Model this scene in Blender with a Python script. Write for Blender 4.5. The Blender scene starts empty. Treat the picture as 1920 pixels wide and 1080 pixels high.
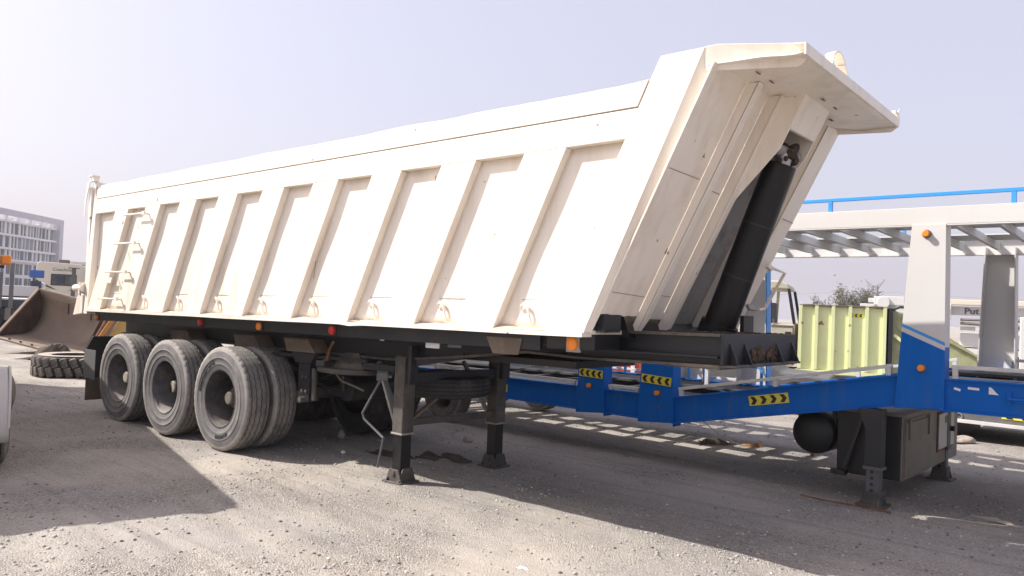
import bpy, math, random
import numpy as np
from mathutils import Matrix, Vector
random.seed(7); rng = np.random.default_rng(7)
S = bpy.context.scene
COL = S.collection
# ---------------------------------------------------------------- camera
CAM = (12.0519, -4.8727, 1.8283); YAW, PIT, ROL, FPX = -0.69825, 0.02418, 0.04189, 1449.69
def _cam_axes():
    f = Vector((math.cos(PIT)*math.sin(YAW), math.cos(PIT)*math.cos(YAW), math.sin(PIT)))
    r = Vector((math.cos(YAW), -math.sin(YAW), 0)); u = r.cross(f)
    c, s = math.cos(ROL), math.sin(ROL)
    return r*c + u*s, u*c - r*s, f
_r, _u, _f = _cam_axes()
cd = bpy.data.cameras.new('camera'); cam = bpy.data.objects.new('camera', cd); COL.objects.link(cam)
cam.matrix_world = Matrix(((_r.x, _u.x, -_f.x, CAM[0]), (_r.y, _u.y, -_f.y, CAM[1]), (_r.z, _u.z, -_f.z, CAM[2]), (0, 0, 0, 1)))
cd.sensor_width = 36; cd.lens = FPX/1920*36; cd.clip_end = 3000; cd.clip_start = .05
S.camera = cam
# ---------------------------------------------------------------- light
SUN = Vector((.93, .575, -1.0)).normalized()          # direction the light travels
EL = math.asin(-SUN.z); AZ = math.atan2(-SUN.x, -SUN.y)
w = bpy.data.worlds.new('World'); S.world = w; w.use_nodes = True
nt = w.node_tree; nt.nodes.clear()
sky = nt.nodes.new('ShaderNodeTexSky'); sky.sky_type = 'NISHITA'; sky.sun_disc = False
sky.sun_elevation = EL; sky.sun_rotation = AZ; sky.air_density = 1.0; sky.dust_density = 6.0; sky.ozone_density = 1.0; sky.altitude = 0
mixw = nt.nodes.new('ShaderNodeMix'); mixw.data_type = 'RGBA'; mixw.inputs[0].default_value = .475
mixw.inputs[7].default_value = (7.2, 6.8, 8.0, 1)
bg = nt.nodes.new('ShaderNodeBackground'); bg.inputs[1].default_value = .1
out = nt.nodes.new('ShaderNodeOutputWorld')
nt.links.new(sky.outputs[0], mixw.inputs[6]); nt.links.new(mixw.outputs[2], bg.inputs[0]); nt.links.new(bg.outputs[0], out.inputs[0])
sl = bpy.data.lights.new('sun', 'SUN'); sl.energy = 4.7; sl.angle = math.radians(.6); sl.color = (1, .95, .87)
so = bpy.data.objects.new('sun', sl); COL.objects.link(so)
so.rotation_euler = SUN.to_track_quat('-Z', 'Y').to_euler(); so.location = (-20, -15, 30)
S.view_settings.view_transform = 'Standard'; S.view_settings.look = 'None'; S.view_settings.exposure = 0.70; S.view_settings.gamma = 1
S.render.engine = 'CYCLES'
# ---------------------------------------------------------------- helpers
def tag(o, label=None, cat=None, group=None, kind=None):
    if label: o['label'] = label
    if cat: o['category'] = cat
    if group: o['group'] = group
    if kind: o['kind'] = kind
    return o
def thing(name, label, cat, loc=(0, 0, 0), rz=0, group=None):
    o = bpy.data.objects.new(name, None); COL.objects.link(o); o.empty_display_size = .2
    o.location = loc; o.rotation_euler = (0, 0, rz)
    return tag(o, label, cat, group)
def copy_tree(o, parent=None):
    c = o.copy(); COL.objects.link(c); c.parent = parent
    for ch in list(o.children): copy_tree(ch, c)
    return c
def rot(ax=0, ay=0, az=0):
    return np.array((Matrix.Rotation(az, 3, 'Z') @ Matrix.Rotation(ay, 3, 'Y') @ Matrix.Rotation(ax, 3, 'X')))
class MB:
    def __init__(s, tf=None): s.v = []; s.f = []; s.tf = tf
    def add(s, vs, fs):
        n = len(s.v); s.v += [tuple(map(float, p)) for p in vs]; s.f += [tuple(n+i for i in f) for f in fs]; return s
    def box(s, x0, x1, y0, y1, z0, z1):
        return s.add([(x0,y0,z0),(x1,y0,z0),(x1,y1,z0),(x0,y1,z0),(x0,y0,z1),(x1,y0,z1),(x1,y1,z1),(x0,y1,z1)],
                     [(3,2,1,0),(4,5,6,7),(0,1,5,4),(1,2,6,5),(2,3,7,6),(3,0,4,7)])
    def rbox(s, c, size, R=None):
        a = np.array([(x,y,z) for z in (-.5,.5) for (x,y) in ((-.5,-.5),(.5,-.5),(.5,.5),(-.5,.5))])*np.array(size)
        if R is not None: a = a @ R.T
        return s.add(a+np.array(c), [(3,2,1,0),(4,5,6,7),(0,1,5,4),(1,2,6,5),(2,3,7,6),(3,0,4,7)])
    def prism(s, poly, fn, d0, d1):
        """poly: 2-d outline, fn(a,b,d) -> xyz ; extruded between d0 and d1 (d may be callables of (a,b))"""
        g = lambda d, a, b: d(a, b) if callable(d) else d
        n = len(poly); A = [fn(a, b, g(d0, a, b)) for a, b in poly]; B = [fn(a, b, g(d1, a, b)) for a, b in poly]
        ar = sum(poly[i][0]*poly[(i+1) % n][1]-poly[(i+1) % n][0]*poly[i][1] for i in range(n))
        F = [tuple(range(n))[::-1], tuple(range(n, 2*n))] + [(i, (i+1) % n, n+(i+1) % n, n+i) for i in range(n)]
        return s.add(A+B, F)
    def bar(s, p, q, w, h, up=(0, 0, 1)):
        p, q = np.array(p, float), np.array(q, float); d = q-p; L = np.linalg.norm(d); d /= L
        up = np.array(up, float)
        if abs(d @ up) > .98: up = np.array((1., 0, 0))
        a = np.cross(d, up); a /= np.linalg.norm(a); b = np.cross(a, d)
        V = [pp + a*sx*w/2 + b*sz*h/2 for pp in (p, q) for sx, sz in ((-1,-1),(1,-1),(1,1),(-1,1))]
        return s.add(V, [(0,1,2,3),(7,6,5,4),(0,4,5,1),(1,5,6,2),(2,6,7,3),(3,7,4,0)])
    def tube(s, pts, r, n=8, cap=True):
        P = [np.array(p, float) for p in pts]; rr = r if hasattr(r, '__len__') else [r]*len(P)
        base = len(s.v); prev = None
        for i, p in enumerate(P):
            d = (P[min(i+1, len(P)-1)]-P[max(i-1, 0)]); d /= np.linalg.norm(d)+1e-9
            if prev is None:
                a = np.cross(d, (0, 0, 1.)); a = np.cross(d, (1., 0, 0)) if np.linalg.norm(a) < .05 else a
            else: a = prev - d*(prev @ d)
            a /= np.linalg.norm(a); prev = a; b = np.cross(d, a)
            for k in range(n):
                t = 2*math.pi*k/n; s.v.append(tuple(p + rr[i]*(math.cos(t)*a+math.sin(t)*b)))
        for i in range(len(P)-1):
            for k in range(n):
                k2 = (k+1) % n; s.f.append((base+i*n+k, base+i*n+k2, base+(i+1)*n+k2, base+(i+1)*n+k))
        if cap: s.f.append(tuple(base+k for k in range(n))[::-1]); s.f.append(tuple(base+(len(P)-1)*n+k for k in range(n)))
        return s
    def lathe(s, prof, n=48, fn=None, closed=False, rmod=None):
        """prof: (r, h) list; axis along -> fn(rc, rs, h) xyz"""
        fn = fn or (lambda c, q, h: (c, q, h)); base = len(s.v); m = len(prof)
        for k in range(n):
            t = 2*math.pi*k/n
            for j, (r, h) in enumerate(prof):
                if rmod: r = rmod(j, k, r)
                s.v.append(fn(r*math.cos(t), r*math.sin(t), h))
        for k in range(n):
            k2 = (k+1) % n
            for j in range(m if closed else m-1):
                j2 = (j+1) % m; s.f.append((base+k*m+j, base+k2*m+j, base+k2*m+j2, base+k*m+j2))
        return s
    def cyl(s, p, q, r, n=20): return s.tube([p, q], r, n)
    def sphere(s, c, r, n=10, m=6, sq=(1, 1, 1)):
        prof = [(max(1e-4, math.sin(math.pi*j/m)), -math.cos(math.pi*j/m)) for j in range(m+1)]
        return s.lathe(prof, n, lambda a, b, h: (c[0]+a*r*sq[0], c[1]+b*r*sq[1], c[2]+h*r*sq[2]))
    def grid(s, P):
        """P: array (m, n, 3)"""
        m, n = P.shape[:2]; base = len(s.v); s.v += [tuple(p) for p in P.reshape(-1, 3)]
        s.f += [(base+i*n+j, base+i*n+j+1, base+(i+1)*n+j+1, base+(i+1)*n+j) for i in range(m-1) for j in range(n-1)]
        return s
    def build(s, name, m, parent=None, bev=0, smooth=False, tf=None, seg=2, ang=30):
        tf = tf or s.tf
        vs = [tf(p) for p in s.v] if tf else s.v
        me = bpy.data.meshes.new(name); me.from_pydata(vs, [], s.f); me.update()
        import bmesh
        b = bmesh.new(); b.from_mesh(me); bmesh.ops.recalc_face_normals(b, faces=b.faces); b.to_mesh(me); b.free()
        if m: me.materials.append(M[m] if isinstance(m, str) else m)
        o = bpy.data.objects.new(name, me); COL.objects.link(o)
        if parent: o.parent = parent
        if smooth:
            me.shade_smooth()
            try: me.set_sharp_from_angle(angle=math.radians(35))
            except Exception: pass
        if bev:
            md = o.modifiers.new('bevel', 'BEVEL'); md.width = bev; md.segments = seg; md.limit_method = 'ANGLE'; md.angle_limit = math.radians(ang)
        return o
def xz(a, b, d): return (a, d, b)        # polygon in x-z, depth along y
def yz(a, b, d): return (d, a, b)
def xy(a, b, d): return (a, b, d)
def text_mesh(txt, size, ext=.002, bold=0.0):
    cu = bpy.data.curves.new('txt', 'FONT'); cu.body = txt; cu.size = size; cu.extrude = ext; cu.offset = bold; cu.align_x = 'CENTER'; cu.align_y = 'CENTER'; cu.resolution_u = 3
    o = bpy.data.objects.new('txt', cu); COL.objects.link(o)
    me = bpy.data.meshes.new_from_object(o.evaluated_get(bpy.context.evaluated_depsgraph_get()))
    vs = [tuple(v.co) for v in me.vertices]; fs = [tuple(p.vertices) for p in me.polygons]
    bpy.data.objects.remove(o); bpy.data.curves.remove(cu); bpy.data.meshes.remove(me)
    return vs, fs
def vnoise(x, y, seed=0):
    """smooth value noise on arrays"""
    r = np.random.default_rng(seed).random((64, 64)); xi = np.floor(x).astype(int); yi = np.floor(y).astype(int)
    fx = x-xi; fy = y-yi; fx = fx*fx*(3-2*fx); fy = fy*fy*(3-2*fy); g = lambda a, b: r[a % 64, b % 64]
    return (g(xi, yi)*(1-fx)+g(xi+1, yi)*fx)*(1-fy)+(g(xi, yi+1)*(1-fx)+g(xi+1, yi+1)*fx)*fy - .5
# ---------------------------------------------------------------- materials
M = {}
def mat(name, col, rough=.55, var=.08, scale=3.0, dirt=None, amt=.0, dscale=1.3, bump=0.0, bscale=60, metal=0, spec=.5, streak=False, emit=None, speck=None, up=0.0):
    m = bpy.data.materials.new(name); m.use_nodes = True; n = m.node_tree; N = n.nodes; L = n.links
    b = N['Principled BSDF']; b.inputs['Roughness'].default_value = rough; b.inputs['Metallic'].default_value = metal
    b.inputs['Specular IOR Level'].default_value = spec
    tc = N.new('ShaderNodeTexCoord'); mp = N.new('ShaderNodeMapping'); L.new(tc.outputs['Object'], mp.inputs[0])
    nz = N.new('ShaderNodeTexNoise'); nz.inputs['Scale'].default_value = scale; nz.inputs['Detail'].default_value = 6; nz.inputs['Roughness'].default_value = .6
    L.new(mp.outputs[0], nz.inputs[0])
    mx = N.new('ShaderNodeMix'); mx.data_type = 'RGBA'
    mx.inputs[6].default_value = (*[c*(1-var) for c in col], 1); mx.inputs[7].default_value = (*[min(1, c*(1+var)) for c in col], 1)
    L.new(nz.outputs[0], mx.inputs[0]); cur = mx.outputs[2]
    if dirt:
        d2 = N.new('ShaderNodeTexNoise'); d2.inputs['Scale'].default_value = dscale; d2.inputs['Detail'].default_value = 8; d2.inputs['Roughness'].default_value = .68
        mp2 = N.new('ShaderNodeMapping'); L.new(tc.outputs['Object'], mp2.inputs[0]); L.new(mp2.outputs[0], d2.inputs[0])
        if streak: mp2.inputs['Scale'].default_value = (4, 4, .35)
        rp = N.new('ShaderNodeMapRange'); rp.inputs[1].default_value = .62-amt*.5; rp.inputs[2].default_value = .78-amt*.25; rp.inputs[4].default_value = min(1, .35+amt)
        L.new(d2.outputs[0], rp.inputs[0]); fac = rp.outputs[0]
        if up:
            ge = N.new('ShaderNodeNewGeometry'); sp = N.new('ShaderNodeSeparateXYZ'); L.new(ge.outputs['Normal'], sp.inputs[0])
            mr = N.new('ShaderNodeMapRange'); mr.inputs[1].default_value = .2; mr.inputs[2].default_value = .9; mr.inputs[4].default_value = up; L.new(sp.outputs[2], mr.inputs[0])
            ad = N.new('ShaderNodeMath'); ad.operation = 'ADD'; ad.use_clamp = True; L.new(fac, ad.inputs[0]); L.new(mr.outputs[0], ad.inputs[1]); fac = ad.outputs[0]
        m2 = N.new('ShaderNodeMix'); m2.data_type = 'RGBA'; m2.inputs[7].default_value = (*dirt, 1)
        L.new(fac, m2.inputs[0]); L.new(cur, m2.inputs[6]); cur = m2.outputs[2]
    if speck:                       # small chips / rust spots
        d3 = N.new('ShaderNodeTexNoise'); d3.inputs['Scale'].default_value = speck[1]; d3.inputs['Detail'].default_value = 5; L.new(mp.outputs[0], d3.inputs[0])
        rp = N.new('ShaderNodeMapRange'); rp.inputs[1].default_value = speck[2]; rp.inputs[2].default_value = speck[2]+.03; L.new(d3.outputs[0], rp.inputs[0])
        m3 = N.new('ShaderNodeMix'); m3.data_type = 'RGBA'; m3.inputs[7].default_value = (*speck[0], 1)
        L.new(rp.outputs[0], m3.inputs[0]); L.new(cur, m3.inputs[6]); cur = m3.outputs[2]
    L.new(cur, b.inputs['Base Color'])
    if bump:
        bn = N.new('ShaderNodeTexNoise'); bn.inputs['Scale'].default_value = bscale; bn.inputs['Detail'].default_value = 4; L.new(mp.outputs[0], bn.inputs[0])
        bp = N.new('ShaderNodeBump'); bp.inputs['Strength'].default_value = bump; bp.inputs['Distance'].default_value = .01; L.new(bn.outputs[0], bp.inputs['Height']); L.new(bp.outputs[0], b.inputs['Normal'])
    M[name] = m; return m
DUST = (.40, .34, .27)
mat('cream', (.80, .735, .65), .5, .03, 1.2, dirt=(.58, .48, .39), amt=.26, dscale=.9, bump=.06, bscale=14, streak=True, speck=((.25, .15, .09), 9, .71))
mat('seam', (.30, .25, .21), .8, .2, 20)
mat('chassis', (.013, .014, .018), .45, .25, 4, dirt=(.055, .05, .047), amt=.2, dscale=2.5, bump=.1, up=.25)
mat('chassis_dust', (.05, .047, .045), .7, .2, 5, dirt=(.22, .18, .14), amt=.4, dscale=3, up=.3)
mat('brownmetal', (.13, .10, .075), .75, .2, 6, dirt=(.23, .19, .15), amt=.3, dscale=4)
mat('blackplastic', (.012, .013, .016), .4, .2, 5, dirt=(.1, .09, .08), amt=.15, up=.2)
mat('rubber', (.135, .129, .124), .9, .15, 14, dirt=(.27, .245, .225), amt=.42, dscale=7, bump=.12, bscale=90)
mat('rubber_shoulder', (.24, .225, .21), .9, .12, 14, dirt=(.36, .33, .305), amt=.45, dscale=6, bump=.12, bscale=80)
mat('rubber_wall', (.120, .115, .119), .75, .12, 10, dirt=(.21, .195, .185), amt=.4, dscale=5, bump=.06, bscale=80)
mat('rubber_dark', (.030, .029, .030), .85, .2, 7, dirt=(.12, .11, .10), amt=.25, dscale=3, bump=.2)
mat('rubber_letter', (.025, .025, .027), .7, .1)
mat('rim', (.075, .072, .076), .7, .2, 6, dirt=(.24, .21, .19), amt=.38, dscale=4, bump=.1, up=.6)
mat('hub', (.26, .235, .21), .8, .2, 9, dirt=(.36, .31, .26), amt=.5, dscale=5)
mat('rod', (.004, .0045, .006), .42, .3, 5, dirt=(.03, .02, .014), amt=.2, dscale=1.5, streak=True, spec=.35)
mat('greystuff', (.30, .285, .27), .6, .15, 5, dirt=(.08, .06, .05), amt=.3, dscale=5)
mat('grease', (.03, .02, .014), .8, .5, 9, dirt=(.22, .12, .05), amt=.3, dscale=10, bump=.6)
mat('rust', (.16, .065, .03), .9, .4, 8, dirt=(.30, .22, .16), amt=.3, dscale=4, bump=.3)
mat('legsteel', (.055, .05, .046), .6, .25, 6, dirt=(.15, .13, .11), amt=.32, dscale=4, up=.25)
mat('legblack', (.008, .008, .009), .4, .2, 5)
mat('amber', (.85, .25, .015), .3, .05, 9, spec=.6)
mat('redlens', (.55, .02, .02), .3, .05, 9)
mat('yellow', (.72, .62, .06), .45, .05, 5, dirt=(.45, .38, .15), amt=.1)
mat('black', (.010, .010, .010), .5, .1)
mat('blue', (.001, .115, .47), .5, .08, 2, dirt=(.05, .135, .36), amt=.22, dscale=1.8, bump=.05, bscale=10, spec=.15, streak=True, speck=((.16, .09, .06), 11, .71))
mat('railblue', (.04, .28, .72), .4, .05, 2)
mat('white', (.565, .555, .55), .45, .03, 2, dirt=(.48, .455, .43), amt=.16, dscale=1.4, streak=True)
mat('greywhite', (.58, .58, .57), .5, .05, 3, dirt=(.42, .40, .38), amt=.25, dscale=2)
mat('deckdark', (.03, .03, .033), .7, .2, 3, dirt=(.1, .09, .08), amt=.2)
mat('dullsteel', (.20, .175, .15), .55, .15, 4, dirt=(.12, .095, .075), amt=.3, dscale=2.5, metal=.2, speck=((.22, .09, .035), 5, .68))
mat('silver', (.42, .42, .43), .4, .1, 4, metal=.6, dirt=(.2, .12, .07), amt=.2)
mat('green', (.68, .73, .40), .6, .06, 2, dirt=(.66, .60, .36), amt=.3, dscale=1.2, speck=((.26, .14, .07), 5, .68))
mat('olive', (.34, .36, .20), .7, .1, 3, dirt=(.16, .12, .08), amt=.3, dscale=2)
mat('cabcream', (.50, .47, .35), .6, .05, 3, dirt=(.35, .28, .2), amt=.25)
mat('dkgrey', (.10, .10, .105), .6, .15, 4, dirt=(.2, .18, .16), amt=.25)
mat('glass', (.02, .022, .025), .08, .1, 3, spec=.8)
mat('winglass', (.06, .065, .085), .5, .2, .4, spec=.3)
mat('winglass2', (.19, .20, .24), .5, .2, .4, spec=.3)
mat('concrete', (.74, .74, .76), .8, .03, .3)
mat('concrete2', (.46, .45, .50), .8, .03, .3)
mat('rvcream', (.62, .56, .46), .5, .04, 2)
mat('rvblack', (.035, .025, .028), .5, .1)
mat('rvgrey', (.33, .30, .27), .5, .1)
mat('dkgreen', (.10, .14, .10), .6, .1)
mat('bucketin', (.27, .20, .15), .85, .25, 2.2, dirt=(.36, .29, .22), amt=.45, dscale=1.6, bump=.3, bscale=12)
mat('bucketrust_shaded', (.045, .022, .014), .9, .4, 3, dirt=(.11, .065, .045), amt=.3, dscale=3, bump=.3)  # rust colour darkened to carry the shade on the bucket's side plate
mat('yellowpaint', (.52, .34, .10), .6, .15, 3, dirt=(.35, .25, .15), amt=.3)
mat('orangepaint', (.60, .26, .04), .7, .3, 5, dirt=(.2, .08, .03), amt=.4, dscale=4)
mat('red', (.42, .05, .03), .5, .15, 3, dirt=(.40, .18, .13), amt=.35, dscale=3)
mat('cloth', (.055, .042, .030), .95, .4, 6, dirt=(.12, .095, .07), amt=.35, dscale=6)
mat('leaf_brown', (.28, .13, .05), .8, .3, 8)
mat('paper', (.80, .78, .76), .8, .05)
mat('stone', (.40, .35, .30), .95, .2, 6, dirt=(.5, .42, .33), amt=.3, bump=.4, bscale=20)
mat('truckwhite', (.55, .53, .50), .5, .05, 2, dirt=(.45, .40, .34), amt=.25)
mat('truckgrey', (.20, .18, .165), .6, .2, 3, dirt=(.3, .26, .22), amt=.3)
mat('navy', (.03, .035, .06), .5, .2, 3)
mat('bluebox', (.03, .10, .35), .5, .1, 3)
mat('bark', (.20, .16, .12), .9, .2, 5)
mat('foliage', (.14, .14, .105), .8, .3, 3)
mat('pylon', (.20, .20, .22), .7, .05)
mat('dust', (.52, .425, .34), .95, .12, 9, dirt=(.66, .57, .48), amt=.3, dscale=8, bump=.2)
mat('tank', (.010, .010, .011), .5, .2, 4, dirt=(.06, .055, .05), amt=.2)
# ---------------------------------------------------------------- ground
def ground_material():
    m = bpy.data.materials.new('gravel_ground'); m.use_nodes = True; n = m.node_tree; N = n.nodes; L = n.links
    b = N['Principled BSDF']; b.inputs['Roughness'].default_value = .95; b.inputs['Specular IOR Level'].default_value = .15
    tc = N.new('ShaderNodeTexCoord')
    def noise(sc, det=6, ro=.6, scale=None, rz=0):
        z = N.new('ShaderNodeTexNoise'); z.inputs['Scale'].default_value = sc; z.inputs['Detail'].default_value = det; z.inputs['Roughness'].default_value = ro
        mp = N.new('ShaderNodeMapping'); L.new(tc.outputs['Object'], mp.inputs[0]); L.new(mp.outputs[0], z.inputs[0])
        if scale: mp.inputs['Scale'].default_value = scale
        mp.inputs['Rotation'].default_value = (0, 0, rz); return z.outputs[0]
    def rng_(a, lo, hi, o0=0, o1=1):
        r = N.new('ShaderNodeMapRange'); r.inputs[1].default_value = lo; r.inputs[2].default_value = hi; r.inputs[3].default_value = o0; r.inputs[4].default_value = o1; L.new(a, r.inputs[0]); return r.outputs[0]
    def mix(f, a, c, mode='MIX'):
        x = N.new('ShaderNodeMix'); x.data_type = 'RGBA'; x.blend_type = mode
        for v, k in ((f, 0), (a, 6), (c, 7)):
            if isinstance(v, (int, float)): x.inputs[k].default_value = v
            elif isinstance(v, tuple): x.inputs[k].default_value = (*v, 1)
            else: L.new(v, x.inputs[k])
        return x.outputs[2]
    patch = rng_(noise(.33, 5, .6), .42, .60)
    tracks = rng_(noise(.8, 4, .55, (.25, 3.5, 1), math.radians(-8)), .45, .62)
    base = mix(patch, (.305, .285, .272), (.415, .375, .33))
    tr2 = rng_(noise(1.0, 5, .6, (.12, 7.0, 1), math.radians(-14)), .5, .66)
    base = mix(rng_(tr2, 0, 1, 0, .5), base, (.20, .18, .17))
    base = mix(rng_(noise(.9, 6, .65), .60, .72, 0, .38), base, (.17, .155, .15))
    base = mix(rng_(tracks, 0, 1, 0, .55), base, (.40, .36, .317))
    grav = rng_(noise(.55, 6, .65), .40, .62, .22, 1.0)          # where loose gravel lies; dust between
    def mul(a, k):
        q = N.new('ShaderNodeMath'); q.operation = 'MULTIPLY'; L.new(a, q.inputs[0])
        if isinstance(k, (int, float)): q.inputs[1].default_value = k
        else: L.new(k, q.inputs[1])
        return q.outputs[0]
    fine = noise(46, 5, .75)
    spk = mix(rng_(fine, .30, .72), mix(.46, base, (.09, .083, .08)), mix(.22, base, (.62, .57, .52)))
    base = mix(rng_(grav, 0, 1, .25, .95), base, spk)
    vo = N.new('ShaderNodeTexVoronoi'); vo.inputs['Scale'].default_value = 75; L.new(tc.outputs['Object'], vo.inputs[0])
    sp = N.new('ShaderNodeSeparateColor'); L.new(vo.outputs['Color'], sp.inputs[0])
    base = mix(mul(rng_(sp.outputs[0], .86, .88, 0, .65), grav), base, (.10, .092, .088))
    base = mix(mul(rng_(sp.outputs[1], .91, .93, 0, .6), grav), base, (.58, .54, .50))
    L.new(base, b.inputs['Base Color'])
    h1 = noise(9, 8, .72); h2 = vo.outputs['Distance']; h3 = noise(1.4, 5, .6)
    ad = N.new('ShaderNodeMath'); ad.operation = 'MULTIPLY_ADD'; L.new(h2, ad.inputs[0]); ad.inputs[1].default_value = -.8; L.new(h1, ad.inputs[2])
    ad2 = N.new('ShaderNodeMath'); ad2.operation = 'MULTIPLY_ADD'; L.new(h3, ad2.inputs[0]); ad2.inputs[1].default_value = 1.5; L.new(ad.outputs[0], ad2.inputs[2])
    bp = N.new('ShaderNodeBump'); L.new(rng_(grav, 0, 1, .25, .85), bp.inputs['Strength']); bp.inputs['Distance'].default_value = .028; L.new(ad2.outputs[0], bp.inputs['Height']); L.new(bp.outputs[0], b.inputs['Normal'])
    return m
M['ground'] = ground_material()
def gz(x, y):
    x = np.asarray(x, float); y = np.asarray(y, float)
    z = .022*vnoise(x*.9, y*.9, 1)+.016*vnoise(x*2.7, y*2.7, 2)+.010*vnoise(x*7, y*7, 3)
    a = math.radians(-10); yr = -x*math.sin(a)+y*math.cos(a); xr = x*math.cos(a)+y*math.sin(a)
    z = z + .020*vnoise(xr*.5, yr*5.5, 4) + .012*vnoise(xr*1.2, yr*13, 6)*np.clip(vnoise(x*.4, y*.4, 13)*4, 0, 1)
    return z-.004
def axis(lo, hi, d, far):
    a = list(np.arange(lo, hi, d)); s = d; p = a[-1]
    while p < far[1]: s *= 1.18; p += s; a.append(p)
    s = d; p = a[0]; pre = []
    while p > far[0]: s *= 1.18; p -= s; pre.append(p)
    return np.array(pre[::-1]+a)
gxs = axis(1.5, 13.0, .04, (-900, 700)); gys = axis(-3.6, 4.0, .04, (-700, 900))
gX, gY = np.meshgrid(gxs, gys, indexing='ij'); gZ = gz(gX, gY)
gZ = np.where(np.hypot(gX-4, gY-3) > 40, 0, gZ)
me = bpy.data.meshes.new('ground'); nI, nJ = gX.shape
vv = np.stack([gX, gY, gZ], -1).reshape(-1, 3); ii, jj = np.meshgrid(np.arange(nI-1), np.arange(nJ-1), indexing='ij')
q = np.stack([ii*nJ+jj, (ii+1)*nJ+jj, (ii+1)*nJ+jj+1, ii*nJ+jj+1], -1).reshape(-1, 4)
me.vertices.add(len(vv)); me.vertices.foreach_set('co', vv.ravel()); me.loops.add(q.size); me.loops.foreach_set('vertex_index', q.ravel().astype(np.int32))
me.polygons.add(len(q)); me.polygons.foreach_set('loop_start', np.arange(0, q.size, 4, dtype=np.int32)); me.update(calc_edges=True); me.shade_smooth()
me.materials.append(M['ground']); g = bpy.data.objects.new('ground', me); COL.objects.link(g); g['kind'] = 'structure'
# loose gravel: tens of thousands of stones, one object
def rock_proto(seed):
    r = np.random.default_rng(seed); t = (1+5**.5)/2
    v = np.array([(-1,t,0),(1,t,0),(-1,-t,0),(1,-t,0),(0,-1,t),(0,1,t),(0,-1,-t),(0,1,-t),(t,0,-1),(t,0,1),(-t,0,-1),(-t,0,1)])/1.9
    f = np.array([(0,11,5),(0,5,1),(0,1,7),(0,7,10),(0,10,11),(1,5,9),(5,11,4),(11,10,2),(10,7,6),(7,1,8),(3,9,4),(3,4,2),(3,2,6),(3,6,8),(3,8,9),(4,9,5),(2,4,11),(6,2,10),(8,6,7),(9,8,1)])
    return v*(1+.35*(r.random((12, 1))-.5))*np.array([1, .8, .55]), f
mat('pebble', (.37, .345, .32), .95, .0); mat('pebble_dark', (.15, .14, .135), .95, .0); mat('pebble_light', (.62, .57, .52), .95, .0)
def scatter(name, m, n, smin, smax, seed, label):
    r = np.random.default_rng(seed); protos = [rock_proto(seed+i) for i in range(5)]
    # polar scatter in front of the camera so that near stones are densest per metre
    D = 2.6+15*r.random(n)**1.7; A = YAW+(r.random(n)-.5)*1.35
    x = CAM[0]+D*np.sin(A); y = CAM[1]+D*np.cos(A)
    s = smin*(smax/smin)**(r.random(n)**2.4); V = []; Fc = []
    keep = vnoise(x*.6, y*.6, 11)+.5*vnoise(x*2, y*2, 12)+r.random(n)*.7 > .1
    x, y, s = x[keep], y[keep], s[keep]; z = gz(x, y)
    for k in range(len(x)):
        v, f = protos[k % 5]; a = r.random()*6.28; c, q_ = math.cos(a), math.sin(a)
        R = np.array([[c, -q_, 0], [q_, c, 0], [0, 0, 1]]); V.append((v*s[k]) @ R.T+np.array([x[k], y[k], z[k]+.12*s[k]])); Fc.append(f+12*k)
    V = np.concatenate(V); Fc = np.concatenate(Fc).astype(np.int32)
    me = bpy.data.meshes.new(name); me.vertices.add(len(V)); me.vertices.foreach_set('co', V.ravel()); me.loops.add(Fc.size); me.loops.foreach_set('vertex_index', Fc.ravel())
    me.polygons.add(len(Fc)); me.polygons.foreach_set('loop_start', np.arange(0, Fc.size, 3, dtype=np.int32)); me.update(calc_edges=True)
    me.materials.append(M[m]); o = bpy.data.objects.new(name, me); COL.objects.link(o); tag(o, label, 'gravel', kind='stuff')
scatter('gravel', 'pebble', 22000, .004, .022, 21, 'grey brown loose gravel strewn over the whole yard')
scatter('gravel', 'pebble_dark', 10000, .0035, .020, 22, 'dark grey loose stones mixed into the yard gravel')
scatter('gravel', 'pebble_light', 1800, .004, .018, 23, 'pale loose stones mixed into the yard gravel')
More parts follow.
